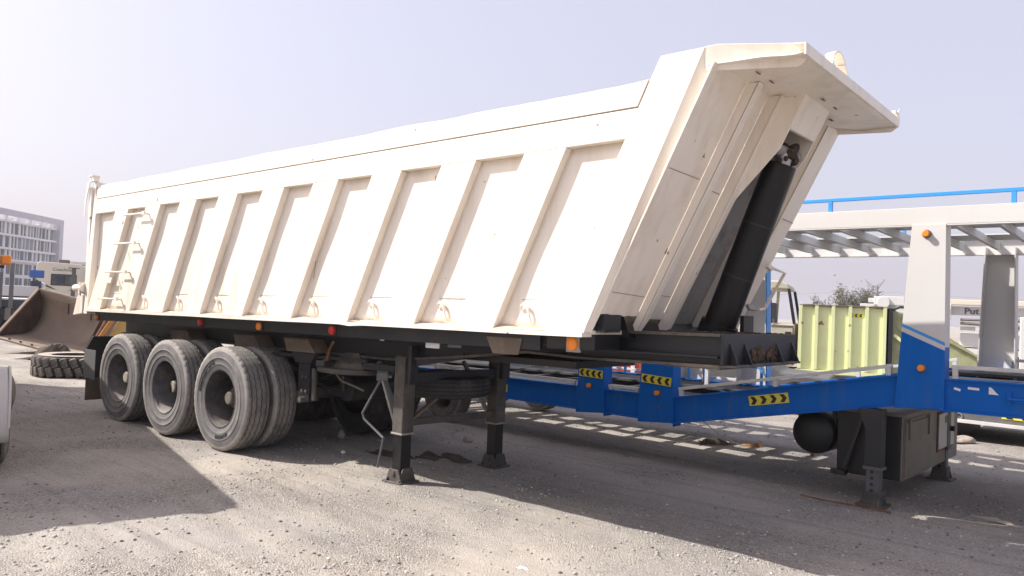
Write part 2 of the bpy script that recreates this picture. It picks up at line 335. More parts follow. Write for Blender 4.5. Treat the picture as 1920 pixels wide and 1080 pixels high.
# ---------------------------------------------------------------- tipper trailer
TAU = .01419; WX = .890; WS = 1.3655; AX = [WX+i*WS for i in range(3)]; BW = 2.52
def TP(p):
    x, y, z = p; c, s = math.cos(TAU), math.sin(TAU); dx, dz = x-WX, z-1.5
    return (WX+c*dx-s*dz, y, 1.5+s*dx+c*dz)
tip = thing('tipper_trailer', 'huge cream white tipper semi-trailer with slanted side ribs and front canopy', 'trailer')
def P(): return MB(TP)
YO = lambda z: .0383*(z-1.546)
SL = lambda x, z: x+.4602*(z-1.546)
ZB, ZT = 1.546, 3.004; PD = .082; RD = .9712
def side(flip):
    Yf = (lambda y: BW-y) if flip else (lambda y: y)
    f3 = lambda a, b, d: (a, Yf(d+YO(b)), b)
    def plate(poly, d0, d1, name, m='cream', bev=.004):
        return P().prism(poly, f3, d0, d1).build(name, m, tip, bev)
    def dented(x0, x1, z0, z1, d, name, seed, xr=None, amp=.007):
        n1, n2 = 9, 15; Pn = np.zeros((n1, n2, 3))
        for i in range(n1):
            for j in range(n2):
                z = z0+(z1-z0)*j/(n2-1); a = SL(x0, z) if not xr else xr(z); b = SL(x1, z); x = a+(b-a)*i/(n1-1)
                e = min(1, 4*min(i, n1-1-i)/(n1-1))*min(1, 4*min(j, n2-1-j)/(n2-1))
                Pn[i, j] = (x, Yf(d+YO(z)+amp*2*e*float(vnoise(np.array(x*2.3), np.array(z*2.0), seed))), z)
        o = P().grid(Pn).build(name, 'cream', tip, smooth=True)
        md = o.modifiers.new('solid', 'SOLIDIFY'); md.thickness = .012; md.offset = 0
        return o
    for i in range(9):                                                   # recessed panels
        dented(i*RD-.02, i*RD+.56, ZB-.01, ZT+.02, PD, 'side_panel', 40+i)
    dented(0, -.41, ZB-.01, ZT+.02, PD, 'side_panel', 39, xr=lambda z: -.46)
    for i in range(9):                                                   # slanted ribs: hollow pressed boxes
        a, b = i*RD-.43, i*RD
        if i == 0: pol = [(max(-.44, SL(a, ZB)), ZB), (b, ZB), (SL(b, ZT-.002), ZT-.002), (SL(a, ZT-.002), ZT-.002)]
        else: pol = [(a, ZB), (b, ZB), (SL(b, ZT-.002), ZT-.002), (SL(a, ZT-.002), ZT-.002)]
        plate(pol, .0, PD-.002, 'rib')
    # top beam, weathered top rail with a slightly wavy edge
    plate([(-.50, ZT), (SL(8.35, ZT), ZT), (SL(8.35, 3.226), 3.226), (-.50, 3.226)], -.001, PD+.01, 'top_beam')
    xs = np.linspace(-.50, SL(8.31, 3.43)-.012, 70)
    up = [(x, 3.425+.016*float(vnoise(np.array(x*1.7), np.array(3.), 8))+.007*float(vnoise(np.array(x*9), np.array(1.), 9))) for x in xs]
    lo = [(-.50, 3.238), (SL(8.31, 3.238)-.012, 3.238)]
    plate(lo+up[::-1], -.004, .055, 'top_rail', bev=.003)
    plate([(-.50, 3.224), (SL(8.31, 3.224)-.01, 3.224), (SL(8.31, 3.240)-.01, 3.240), (-.50, 3.240)], .006, .05, 'seam', 'seam', 0)
    # bottom flange
    n = 60; X = np.linspace(-.46, 8.70, n)
    G_ = np.zeros((n, 2, 3)); b = P()
    def zf(x): return .006*float(vnoise(np.array(x*1.1), np.array(2.), 5))+(.012 if abs(x-5.95) < .1 else 0)*-1
    top = [(x, ZB-.002+zf(x)) for x in X]; bot = [(x, 1.510+zf(x)) for x in X]
    for i in range(n-1):
        q = [bot[i], bot[i+1], top[i+1], top[i]]
        b.prism(q, lambda a, c, d: (a, Yf(d), c), -.035, .16)
    b.build('bottom_flange', 'cream', tip)
    for i in range(9):
        x0 = i*RD+.005; b = P(); nn = 8; hs = [.008+.030*random.random()*(1-k/nn) for k in range(nn+1)]
        for k in range(nn):
            xa, xb = x0+.52*k/nn, x0+.52*(k+1)/nn
            b.add([(xa, Yf(.0), ZB-.001), (xb, Yf(.0), ZB-.001), (xb, Yf(PD-.008), ZB-.001), (xa, Yf(PD-.008), ZB-.001), (xa+.01, Yf(PD-.009), ZB+hs[k]), (xb+.01, Yf(PD-.009), ZB+hs[k+1])], [(0, 1, 5, 4), (0, 4, 3), (1, 2, 5), (2, 3, 4, 5), (3, 2, 1, 0)])
        b.build('dust_ledge', 'dust', tip)
    # front side plate with the raised shoulder
    fr = [(8.31, ZB), (8.687, 1.533), (9.604, 3.585), (9.255, 3.588), (9.175, 3.428)]
    plate(fr, .0, .05, 'front_side_plate')
    XF = lambda z: 8.687+.447*(z-1.533); XP = lambda z: 8.72+.505*(z-1.533); YP = lambda z: .058+.10*(z-1.56)/1.9
    zz = [1.545, 1.62, 2.2, 2.8, 3.46, 3.585]; b = P()
    for za, zb_ in zip(zz[:-1], zz[1:]):
        q = [(XF(za)-.002, Yf(YO(za)+.004), za), (XP(za), Yf(YP(za)), za), (XP(zb_), Yf(YP(zb_)), zb_), (XF(zb_)-.002, Yf(YO(zb_)+.004), zb_)]
        q += [(x-.03, y+(-.01 if flip else .01), z) for x, y, z in q]
        b.add(q, [(0, 1, 2, 3), (7, 6, 5, 4), (0, 4, 5, 1), (1, 5, 6, 2), (2, 6, 7, 3), (3, 7, 4, 0)])
    b.build('corner_post', 'cream', tip)
    # rear post
    plate([(-.57, 1.470), (-.44, 1.470), (-.44, 3.44), (-.50, 3.50), (-.57, 3.50)], -.004, .12, 'rear_post')
    # horizontal weld seams and lashing hooks
    for i in range(9):
        x = i*RD+.10
        P().prism([(SL(x+.03, 1.79), 1.787), (SL(x+.36, 1.79), 1.789), (SL(x+.36, 1.79), 1.792), (SL(x+.03, 1.79), 1.792)], f3, PD-.009, PD-.004).build('weld_line', 'seam', tip)
        if i == 0 : continue
        hx = i*RD+.30; k = [(hx-.05, PD-.015, 1.70), (hx-.045, PD-.03, 1.735), (hx-.02, PD-.035, 1.755), (hx+.015, PD-.035, 1.735), (hx+.04, PD-.035, 1.69), (hx+.055, PD-.03, 1.62), (hx+.06, PD-.012, 1.585)]
        P().tube([(a, Yf(d+YO(z)), z) for a, d, z in k], [.008, .012, .013, .016, .011, .009, .008], 6).build('lashing_hook', 'cream', tip, smooth=True)
    return f3
side(False); side(True)
# long cracks in the paint of two panels
for x0, z0, x1, z1 in ((5.18, 2.75, 5.13, 1.98), (6.9, 2.93, 6.89, 2.55)):
    P().prism([(x0-.003, z0), (x0+.003, z0), (x1+.003, z1), (x1-.003, z1)], lambda a, b, d: (a, d+YO(b), b), PD-.0135, PD-.0115).build('weld_line', 'seam', tip)
# ladder rungs at the rear
for (x0, z) in ((.70, 2.905), (.475, 2.50), (.27, 2.095), (.075, 1.71)):
    yy = YO(z)-.075
    m_ = P().tube([(x0-.01, yy+.002, z), (x0+.66, yy, z-.008)], .0125, 8).tube([(x0+.62, yy, z-.008), (x0+.63, YO(z)+.01, z-.01)], .014, 6).tube([(x0+.02, yy, z), (x0+.02, YO(z)+.01, z)], .010, 6)
    m_.box(x0+.60, x0+.665, YO(z)-.09, YO(z)-.06, z-.03, z+.018)
    m_.build('ladder_rung', 'cream', tip, smooth=True)
P().prism([(.12, 1.94), (.30, 1.94), (.33, 2.02), (.15, 2.02)], lambda a, b, d: (a, d+YO(b), b), -.003, 0).build('weld_patch', 'cream', tip)
# floor, tailgate
P().box(-.5, 8.72, .06, BW-.06, 1.53, 1.56).build('floor_plate', 'cream', tip)
tg = P().box(-.66, -.575, .03, BW-.03, 1.50, 3.42)
for k in range(6): tg.box(-.72, -.661, .10+k*.43, .20+k*.43, 1.55, 3.35)
tg.build('tailgate', 'cream', tip, .005)
P().prism([(-.92, 1.44), (-.585, 1.475), (-.585, 1.76), (-.70, 1.80), (-.80, 1.72)], xz, -.02, .05).build('tailgate_wing', 'cream', tip, .004)
P().prism([(-.92, 1.44), (-.585, 1.475), (-.585, 1.76), (-.70, 1.80), (-.80, 1.72)], xz, BW-.05, BW+.02).build('tailgate_wing', 'cream', tip, .004)
for yy in (-.03, BW-.05):
    P().cyl((-.96, yy+.04, 1.86), (-.62, yy+.04, 1.86), .055, 14).box(-.72, -.67, yy-.01, yy+.09, 1.77, 1.95).cyl((-.60, yy+.04, 1.86), (-.585, yy+.04, 1.86), .075, 12).build('latch_pin', 'cream', tip, .003)
    P().box(-.58, -.43, yy+.03, yy+.11, 3.50, 3.56).cyl((-.55, yy+.01, 3.575), (-.55, yy+.13, 3.575), .022, 10).cyl((-.47, yy+.01, 3.58), (-.47, yy+.13, 3.58), .02, 10).build('hinge', 'cream', tip, .004)
    P().prism([(-.66, 3.50), (-.58, 3.50), (-.70, 3.20), (-.71, 2.95), (-.74, 2.95), (-.74, 3.22)], xz, yy+.03, yy+.045).build('hinge_strap', 'cream', tip, .002)
# ---- front bulkhead: stepped plates on a leaning plane
XB = lambda z: 8.72+.505*(z-1.533)
def bk(y0, y1, p0, p1, z0, z1, name, m='cream', bev=.004, jag=False):
    zs = np.linspace(z0, z1, 10); b = P(); n = 10 if jag else 2
    ys = np.linspace(y0, y1, n)
    lowz = [z0+(.02*float(vnoise(np.array(k*1.7), np.array(.5), 31))+(0 if not jag else -.012*k/n)) for k in range(n)] if jag else [z0]*n
    poly = list(zip(ys, lowz))+[(y1, z1), (y0, z1)]
    return b.prism(poly, lambda a, c, d: (XB(c)+d, a, c), p0, p1).build(name, m, tip, bev)
bk(.055, .605, -.02, .0, 1.690, 3.46, 'bulkhead_plate', jag=True)
bk(.690, 1.02, -.02, .0, 1.66, 3.46, 'bulkhead_plate')
bk(1.09, 1.66, -.03, -.012, 1.62, 3.46, 'bulkhead_plate', 'greystuff')
bk(1.70, 2.16, -.02, .0, 1.62, 3.46, 'bulkhead_plate')
# ridge one: folded channel that runs down to a point
P().prism([(1.475, .0), (1.475, .075), (3.44, .10), (3.44, .0)], lambda z, p, d: (XB(z)+p, d, z), .605, .625).build('ridge', 'cream', tip, .003)
P().prism([(.605, 1.475), (.640, 1.53), (.690, 1.66), (.690, 3.44), (.605, 3.44)], lambda y, z, d: (XB(z)+d+.025*(z-1.475)/1.965, y, z), .063, .079).build('ridge', 'cream', tip, .003)
P().prism([(1.66, .0), (1.66, .075), (3.44, .10), (3.44, .0)], lambda z, p, d: (XB(z)+p, d, z), .674, .690).build('ridge', 'cream', tip, .003)
# ridge two and the tall side plates of the cylinder housing
P().prism([(1.57, .0), (1.57, .09), (3.44, .11), (3.44, .0)], lambda z, p, d: (XB(z)+p, d, z), 1.02, 1.036).build('ridge', 'cream', tip, .003)
P().prism([(1.02, 1.57), (1.10, 1.585), (1.10, 3.44), (1.02, 3.44)], lambda y, z, d: (XB(z)+d+.02*(z-1.57)/1.87, y, z), .080, .096).build('ridge', 'cream', tip, .003)
for y0 in (1.10, 1.655):
    P().prism([(1.60, -.02), (1.60, .085), (2.66, .105), (3.04, .275), (3.44, .275), (3.44, -.02)], lambda z, p, d: (XB(z)+p, d, z), y0, y0+.016).build('housing_cheek', 'cream', tip, .003)
bk(1.117, 1.654, .262, .275, 3.20, 3.44, 'housing_cover')
bk(1.117, 1.654, .255, .280, 3.185, 3.205, 'housing_lip', 'cream', .002)
P().box(9.50, 9.66, 1.19, 1.32, 3.02, 3.20).cyl((9.70, 1.13, 3.06), (9.70, 1.64, 3.06), .045, 12).build('cylinder_pin', 'greystuff', tip, .005)
gb = P()
for k in range(16): gb.sphere((9.70+random.uniform(-.04, .07), 1.24+random.uniform(0, .2), 3.0+random.uniform(-.03, .12)), random.uniform(.018, .05), 6, 4)
gb.build('grease', 'grease', tip)['kind'] = 'stuff'
# right hand post
P().prism([(1.60, .0), (1.60, .085), (3.44, .11), (3.44, .0)], lambda z, p, d: (XB(z)+p, d, z), 2.15, 2.166).build('ridge', 'cream', tip, .003)
P().prism([(2.15, 1.58), (2.46, 1.56), (2.46, 3.43), (2.15, 3.44)], lambda y, z, d: (XB(z)+d+.02*(z-1.57)/1.87, y, z), .076, .092).build('front_post', 'cream', tip, .003)
# weld seams on the plates
for (y0, y1, p, z0, z1) in ((.09, .58, .0015, 2.755, 2.745), (.09, .58, .0015, 1.855, 1.835), (.72, .99, .0015, 2.70, 2.69), (.72, .99, .0015, 1.86, 1.85), (2.17, 2.45, .114, 2.62, 2.61), (1.12, 1.64, -.0105, 2.6, 2.595), (1.12, 1.64, -.0105, 1.83, 1.82)):
    P().prism([(y0, z0), (y1, z1), (y1, z1+.005), (y0, z0+.005)], lambda y, z, d: (XB(z)+d, y, z), p-.002, p+.0015).build('weld_line', 'seam', tip)
# ---- canopy
def zc(x): return 3.462-.045*(x-9.55)/.75
cn = np.zeros((14, 26, 3))
for i in range(14):
    for j in range(26):
        x = 9.53+(10.285-9.53)*i/13; y = .10+(2.42-.10)*j/25
        cn[i, j] = (x, y, zc(x)+.022*float(vnoise(np.array(x*5), np.array(y*3.2), 17))*min(1, i/3)*(1+1.6*(y > 1.5)))
o = P().grid(cn).build('canopy_plate', 'cream', tip, smooth=True); md = o.modifiers.new('s', 'SOLIDIFY'); md.thickness = .012; md.offset = 0
lipp = [(9.60, 3.420), (10.235, 3.372), (10.285, 3.405), (10.302, 3.44), (10.302, 3.505), (10.285, 3.518), (9.69, 3.594), (9.60, 3.590)]
P().prism(lipp, lambda a, b, d: (a-.03*(a > 10), .080+.12*(a-9.6)/.7+.22*max(0, 3.52-b)+d, b), 0, .016).build('canopy_lip', 'cream', tip, .004)
P().prism(lipp, xz, 2.42, 2.438).build('canopy_lip', 'cream', tip, .004)
P().prism([(10.286, 3.405), (10.302, 3.405), (10.302, 3.485), (10.22, 3.492), (10.22, 3.480), (10.286, 3.475)], lambda x, z, d: (x, d, z), .10, 2.42).build('canopy_lip', 'cream', tip, .003)
P().box(9.27, 9.60, .09, 2.43, 3.552, 3.572).build('canopy_top', 'cream', tip, .003)
ar = P(); pts = [(10.20, 1.00+.20*math.cos(t), 3.44+.235*math.sin(t)) for t in np.linspace(0, math.pi, 15)]
for a, b_ in zip(pts[:-1], pts[1:]): ar.bar(a, b_, .10, .012, up=(1, 0, .001)) if False else ar.add([(a[0]-.035, a[1], a[2]), (a[0]+.035, a[1], a[2]), (b_[0]+.035, b_[1], b_[2]), (b_[0]-.035, b_[1], b_[2])], [(0, 1, 2, 3)])
o = ar.build('lifting_hoop', 'cream', tip); md = o.modifiers.new('s', 'SOLIDIFY'); md.thickness = .012
P().box(10.27, 10.30, 2.30, 2.42, 3.505, 3.53).tube([(10.29, 2.41, 3.52), (10.295, 2.44, 3.56), (10.30, 2.46, 3.575)], .006, 5).build('lip_tab', 'cream', tip)
# rust bursts along canopy seam
for k in range(9):
    x = random.choice((9.86, 10.02)); y = random.uniform(.3, 2.1)
    pol = [(x+random.uniform(-.006, .006), y+i*.02) for i in range(5)]; pol += [(a+.008+random.uniform(0, .01), b) for a, b in pol[::-1]]
    P().prism(pol, lambda a, b, d: (a, b, zc(a)-.010+d), -.004, -.001).build('rust_spot', 'rust', tip)
# ---- hydraulic cylinder
c0, c1 = np.array((9.145, 1.33, 1.55)), np.array((9.685, 1.33, 2.97)); ax_ = (c1-c0)/np.linalg.norm(c1-c0)
hc = P().tube([c0, c0+ax_*1.44, c0+ax_*1.50, c0+ax_*1.51], [.135, .128, .126, .118], 28).build('hydraulic_cylinder', 'rod', tip, smooth=True)
P().tube([c0+ax_*1.505, c0+ax_*1.60], [.07, .065], 16).build('cylinder_rod', 'silver', hc, smooth=True)
for q_ in (.52, .98): P().tube([c0+ax_*q_, c0+ax_*(q_+.012)], .1335, 28).build('cylinder_band', 'chassis', hc, smooth=True)
P().tube([c0-ax_*.03, c0+ax_*.10], [.165, .16], 24).build('cylinder_collar', 'rod', hc, smooth=True)
P().rbox((9.14, 1.33, 1.50), (.42, .52, .10)).build('cylinder_base', 'chassis', hc, .01)
# bits on the lower right post: hook, bracket, handle
P().box(9.02, 9.10, 1.80, 2.0, 1.80, 1.88).cyl((9.06, 1.78, 1.84), (9.06, 2.05, 1.84), .04, 10).build('catch', 'blackplastic', tip, .01)
P().rbox((9.07, 2.24, 1.80), (.03, .16, .06), rot(0, -.45, 0)).build('catch_plate', 'greystuff', tip, .004)
P().box(9.00, 9.04, 2.15, 2.38, 1.56, 1.72).build('catch_plate', 'black', tip, .004)
P().tube([(9.25, 2.25, 2.18), (9.30, 2.47, 2.14), (9.10, 2.50, 1.80), (9.08, 2.40, 1.78)], .016, 6).build('bulkhead_handle', 'cream', tip)
P().bar((9.24, 2.18, 2.20), (9.24, 2.27, 2.17), .04, .05).build('catch_plate', 'cream', tip, .004)
# ---- chassis
YR = (.60, 1.92)
for s_, yr in enumerate(YR):
    prof = [(-.45, 1.50), (9.56, 1.545), (9.56, 1.335), (8.26, 1.328), (7.7, 1.345), (6.8, 1.24), (5.9, 1.165), (4.0, 1.17), (-.45, 1.20)]
    P().prism(prof, xz, yr-.012, yr+.012).build('chassis_rail', 'chassis', tip, .002)
    lowp = [(9.56, 1.335), (8.26, 1.328), (7.7, 1.345), (6.8, 1.24), (5.9, 1.165), (4.0, 1.17), (-.45, 1.20)]
    b = P()
    for a, c in zip(lowp[:-1], lowp[1:]): b.prism([a, c, (c[0], c[1]-.022), (a[0], a[1]-.022)], xz, yr-.085, yr+.085)
    b.prism([(-.45, 1.50), (9.56, 1.545), (9.56, 1.567), (-.45, 1.512)], xz, yr-.085, yr+.085)
    b.build('rail_flange', 'chassis_dust', tip, .002)
    P().prism([(7.9, 1.39), (9.55, 1.385), (9.55, 1.40), (7.9, 1.405)], xz, yr-.10, yr-.013).build('rail_flange', 'chassis', tip, .002)
for x in (.2, 1.55, 2.95, 4.3, 5.2, 6.2, 7.2, 8.1, 8.9): P().box(x-.05, x+.05, .613, 1.907, 1.27 if x < 6.5 else 1.36, 1.47).build('crossmember', 'chassis', tip)
# dark subframe plates under the body seen through the front openings
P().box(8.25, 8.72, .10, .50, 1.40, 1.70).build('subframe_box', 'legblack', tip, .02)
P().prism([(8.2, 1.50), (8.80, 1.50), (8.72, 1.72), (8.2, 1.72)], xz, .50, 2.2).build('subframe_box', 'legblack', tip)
P().box(8.60, 8.80, .12, .36, 1.56, 1.685).build('subframe_plate', 'chassis', tip, .004)
P().box(-.40, 8.2, .10, .14, 1.38, 1.508).build('body_bearer', 'chassis', tip, .004)
P().box(-.40, 8.2, BW-.14, BW-.10, 1.38, 1.508).build('body_bearer', 'chassis', tip, .004)
P().box(.0, 8.1, .76, 1.76, 1.20, 1.262).build('underside_blackout', 'legblack', tip)  # added black plate that stops light leaking through and keeps the underside dark
for yy in (.42, 2.1): P().tube([(.3, yy, 1.12), (3, yy, 1.10), (5.6, yy+.05, 1.12)], .02, 6).build('air_line', 'rubber_dark', tip)
# front coupling plate with gussets and dirt
P().box(9.562, 9.585, .52, 2.0, 1.335, 1.565).build('coupling_plate', 'chassis', tip, .004)
P().prism([(9.56, .52), (9.66, .60), (9.66, 1.92), (9.56, 2.0)], xy, 1.318, 1.334).prism([(9.10, .55), (9.56, .52), (9.56, 2.0), (9.10, 1.97)], xy, 1.300, 1.318).build('coupling_shelf', 'chassis_dust', tip, .003)
for y in (.64, .90, 1.55, 1.90): P().prism([(9.586, 1.335), (9.655, 1.335), (9.586, 1.50)], xz, y-.006, y+.006).build('gusset', 'chassis', tip)
for y0_ in (1.16, 1.46):
  gr = P()
  for k in range(36):
    y = y0_+random.uniform(-.12, .12); gr.sphere((9.588+random.uniform(0, .006), y, random.uniform(1.345, 1.45)), random.uniform(.010, .028), 6, 4, (.4, 1.3, 1))
  gr.build('grease', 'grease', tip)['kind'] = 'stuff'
gr = P()
for k in range(70): gr.sphere((random.uniform(9.0, 9.56), random.uniform(.9, 1.9), 1.56+random.uniform(0, .008)), random.uniform(.012, .03), 5, 3, (1.6, 1.6, .5))
gr.build('grease', 'cloth', tip)['kind'] = 'stuff'
# fasteners and marker lamps along the body bearer
def lamp(x, y, z, r, m, parent, bm='chassis'):
    b = P().box(x-r*1.25, x+r*1.25, y+.004, y+.03, z-r*1.25, z+r*1.25).build('lamp_bracket', bm, parent, .004)
    P().lathe([(.001, -.028), (r*.6, -.027), (r*.93, -.018), (r, -.006), (r, .004)], 20, lambda a, c, h: (x+a, y+h, z+c)).build('lamp_lens', m, b, smooth=True)
lamp(8.525, .095, 1.448, .052, 'amber', tip, 'greystuff'); lamp(2.797, .085, 1.440, .045, 'redlens', tip); lamp(4.124, .085, 1.437, .045, 'amber', tip); lamp(5.485, .085, 1.440, .045, 'redlens', tip); lamp(-.30, .09, 1.42, .04, 'amber', tip)
P().box(6.83, 7.01, .13, .145, 1.33, 1.46).build('reflector_plate', 'greywhite', tip, .008)
P().box(7.12, 7.28, .13, .15, 1.35, 1.49).build('bearer_bracket', 'dkgrey', tip, .004)
P().prism([(7.62, 1.47), (8.02, 1.47), (7.98, 1.33), (7.70, 1.33)], xz, .088, .099).build('bearer_bracket', 'brownmetal', tip, .004)
P().box(5.66, 5.72, .582, .588, 1.34, 1.42).build('label_plate', 'paper', tip)
# hangers and fins
for x in (1.75, 3.4, 4.5):
    P().prism([(x-.30, 1.31), (x+.18, 1.31), (x+.32, 1.16), (x-.22, 1.16)], xz, .36, .58).build('spring_hanger', 'brownmetal', tip, .006)
    P().prism([(x-.20, 1.158), (x+.30, 1.158), (x+.18, 1.03), (x-.10, 1.03)], xz, .40, .56).box(x-.06, x+.15, .42, .54, .60, 1.03).build('spring_hanger', 'chassis', tip, .006)
    P().prism([(x-.30, 1.31), (x+.18, 1.31), (x+.32, 1.16), (x-.22, 1.16)], xz, 1.94, 2.16).box(x-.06, x+.15, 1.98, 2.10, .60, 1.16).build('spring_hanger', 'chassis', tip, .006)
    for z in (.72, .88): P().cyl((x+.04, .40, z), (x+.04, .415, z), .02, 8).cyl((x+.11, .40, z), (x+.11, .415, z), .02, 8).build('bolt', 'legsteel', tip)
    P().cyl((x+.06, .36, .62), (x+.06, .60, .62), .035, 10).tube([(x+.20, .45, .98), (x+.22, .45, .62)], .028, 8).build('shackle_pin', 'legsteel', tip)
for i, x in enumerate(AX):
    MB().cyl((x, .55, .60), (x, BW-.55, .60), .075, 16).build('axle', 'chassis_dust', tip, smooth=True)
    for yy in (.70, 1.74):
        b = MB()
        for k in range(6): b.rbox((x, yy+.04, .72+.022*k), (1.12-.15*k, .08, .018))
        b.build('leaf_spring', 'chassis', tip)
    MB().cyl((x+.25, .75, .85), (x+.25, .98, .85), .085, 14).build('brake_chamber', 'chassis', tip)
# round horizontal plate with gussets under the near rail
P().lathe([(.001, .955), (.42, .955), (.44, .965), (.44, 1.005), (.43, 1.01), (.001, 1.01)], 36, lambda a, b, h: (5.09+a, .62+b*.62, h)).build('turntable_plate', 'legsteel', tip, smooth=True)
P().prism([(4.95, 1.011), (5.50, 1.011), (5.42, 1.19), (5.18, 1.19)], xz, .50, .515).build('plate_gusset', 'chassis_dust', tip, .002)
P().box(4.76, 4.92, .42, .56, 1.011, 1.08).build('plate_gusset', 'legsteel', tip, .01)
P().tube([(4.88, .46, 1.08), (4.98, .42, 1.10), (5.0, .42, 1.2), (5.02, .46, 1.3)], .018, 7).build('brake_hose', 'rust', tip, smooth=True)
P().tube([(5.1, .45, .95), (5.14, .5, .87), (5.32, .55, .82), (5.40, .60, .78)], .012, 6).build('brake_hose', 'brownmetal', tip, smooth=True)
P().tube([(5.0, .62, .92), (4.8, .8, .72), (4.4, .9, .70), (4.0, 1.0, .75)], .015, 6).build('brake_hose', 'rubber_dark', tip, smooth=True)
MB().cyl((4.85, .8, .80), (4.85, 1.7, .80), .14, 18).build('air_tank', 'chassis', tip, smooth=True)
# mudguard + flap behind the rear wheel
MB().prism([(-.06, .50), (.70, .50), (.70, 1.12), (.04, 1.12), (-.06, .92)], lambda a, b, d: (d, a, b), -.30, -.27).build('mudguard', 'blackplastic', tip, .006)
MB().box(-.30, .10, -.065, -.055, .50, .93).build('mudguard_edge', 'dkgrey', tip, .003)
MB().box(-.292, -.278, -.03, .66, .16, .499).build('mudflap', 'brownmetal', tip, .002)
# ---- landing gear
for k, (lx, ly) in enumerate(((6.15, .52), (6.24, 1.86))):
    lg = MB().box(lx-.074, lx+.074, ly-.08, ly+.08, .50, 1.28).build('landing_leg', 'legsteel', tip, .008)
    MB().box(lx-.082, lx+.082, ly-.088, ly+.088, .485, .505).build('leg_collar', 'greystuff', lg, .003)
    MB().box(lx-.062, lx+.062, ly-.068, ly+.068, .10, .484).build('inner_leg', 'legblack', lg, .004)
    MB().box(lx+.086, lx+.135, ly-.06, ly+.06, 1.0, 1.40).build('gear_housing', 'chassis', lg, .01)
    ft = MB().prism([(lx-.12, .02), (lx+.12, .02), (lx+.065, .14), (lx-.065, .14)], xz, ly-.10, ly-.085).prism([(lx-.12, .02), (lx+.12, .02), (lx+.065, .14), (lx-.065, .14)], xz, ly+.085, ly+.10)
    ft.prism([(ly-.145, .0), (ly+.145, .0), (ly+.10, .04), (ly+.05, .15), (ly-.05, .15), (ly-.10, .04)], yz, lx+.075, lx+.09).prism([(ly-.145, .0), (ly+.145, .0), (ly+.05, .15), (ly-.05, .15)], yz, lx-.09, lx-.075)
    ft.box(lx-.135, lx+.135, ly-.135, ly+.135, -.01, .02).cyl((lx, ly-.115, .095), (lx, ly+.115, .095), .026, 12).build('foot', 'legsteel', lg, .004)
a, b_ = (6.15, .61, 0), (6.24, 1.77, 0)
MB().bar((a[0], a[1], .60), (b_[0], b_[1], .60), .07, .07).build('leg_brace', 'legsteel', tip, .004)
MB().bar((a[0], a[1], 1.06), (b_[0], b_[1], 1.06), .10, .10).build('leg_brace', 'chassis', tip, .004)
MB().bar((6.18, .62, .64), (6.22, 1.25, 1.02), .05, .02).build('leg_brace', 'brownmetal', tip)
MB().bar((6.05, .52, .56), (5.70, .55, 1.18), .05, .03).bar((6.05, .56, .62), (5.62, .62, 1.18), .03, .03).build('leg_brace', 'greystuff', tip)
MB().bar((6.14, 1.86, .56), (5.75, 1.80, 1.16), .05, .03).build('leg_brace', 'greystuff', tip)
MB().box(5.55, 6.06, .45, .60, 1.10, 1.17).build('leg_bracket', 'chassis', tip, .004)
MB().tube([(6.04, .44, 1.06), (5.95, .40, 1.06), (5.90, .40, 1.0), (5.70, .36, .66), (5.73, .36, .60), (6.02, .38, .44)], .014, 8).tube([(6.02, .38, .44), (5.90, .42, .12)], .012, 8).cyl((5.90, .36, 1.06), (5.98, .44, 1.06), .05, 10).build('crank_handle', 'dkgrey', tip, smooth=True)
MB().bar((6.3, .55, 1.22), (6.9, .60, 1.33), .06, .06).build('leg_stay', 'chassis', tip)
# ---- wheels
def tyre_mesh(R=.6125, W=.155, n=168, mname='rubber'):
    hw = W
    prof = [(.318, -hw+.035), (.335, -hw+.012), (.37, -hw+.004), (.40, -hw-.004), (.405, -hw-.007), (.412, -hw-.004), (.47, -hw-.012), (.475, -hw-.016), (.485, -hw-.016), (.49, -hw-.011), (.53, -hw-.006), (.555, -hw-.001), (.580, -hw+.005),
            (.598, -hw+.012), (.607, -hw+.024)]
    tread = []
    for (g0, g1) in ((-.100, -.084), (-.040, -.024), (.024, .040), (.084, .100)):
        tread += [(R-abs(g0)*.03, g0), (R-.016, g0+.001), (R-.016, g1-.001), (R-abs(g1)*.03, g1)]
    mir = [(r, -h) for r, h in prof[::-1]]; full = prof+tread+mir; k13 = {12, 13, 14}; L_ = len(full)
    def rmod(j, k, r):
        jj = min(j, L_-1-j)
        if jj == 14 and k % 4 == 0: return r-.012
        if jj == 13 and k % 4 == 0: return r-.006
        return r
    def fn(a, b, h): return (a, h, b)
    b = MB(); b.lathe(full, n, fn, False, rmod)
    # zig-zag of the grooves
    m_ = len(full)
    for k in range(n):
        for j in range(len(prof), len(prof)+16):
            v = b.v[k*m_+j]; b.v[k*m_+j] = (v[0], v[1]+(.004 if (k//2) % 2 else -.004), v[2])
    return b, len(prof), m_, n
def make_wheel(name, loc, mirror=False, style=0):
    pass
tb, np_, m_, n_ = tyre_mesh(W=.148)
tyre_o = tb.build('tyre', 'rubber', None, smooth=True); tyre_o.data.materials.append(M['rubber_wall']); tyre_o.data.materials.append(M['rubber_shoulder']); tyre_o.data.materials.append(M['rubber_dark']); R_TY = .6125
for p in tyre_o.data.polygons:
    j = (min(p.vertices) % m_)
    r_ = math.hypot(p.center.x, p.center.z)
    if r_ < .545: p.material_index = 1
    elif abs(p.center.y) > .122: p.material_index = 2
    elif r_ < R_TY-.010: p.material_index = 3
def fy(a, b, h): return (a, h, b)
rb = MB().lathe([(.315, -.118), (.330, -.140), (.345, -.142), (.347, -.128), (.330, -.118), (.318, -.10), (.300, -.06), (.292, .02), (.292, .17), (.30, .20)], 64, fy)
rb.lathe([(.345, .142), (.33, .14), (.318, .11), (.293, .12)], 64, fy)
rb.lathe([(.292, .165), (.24, .175), (.20, .16), (.14, .15), (.13, .145)], 64, fy)
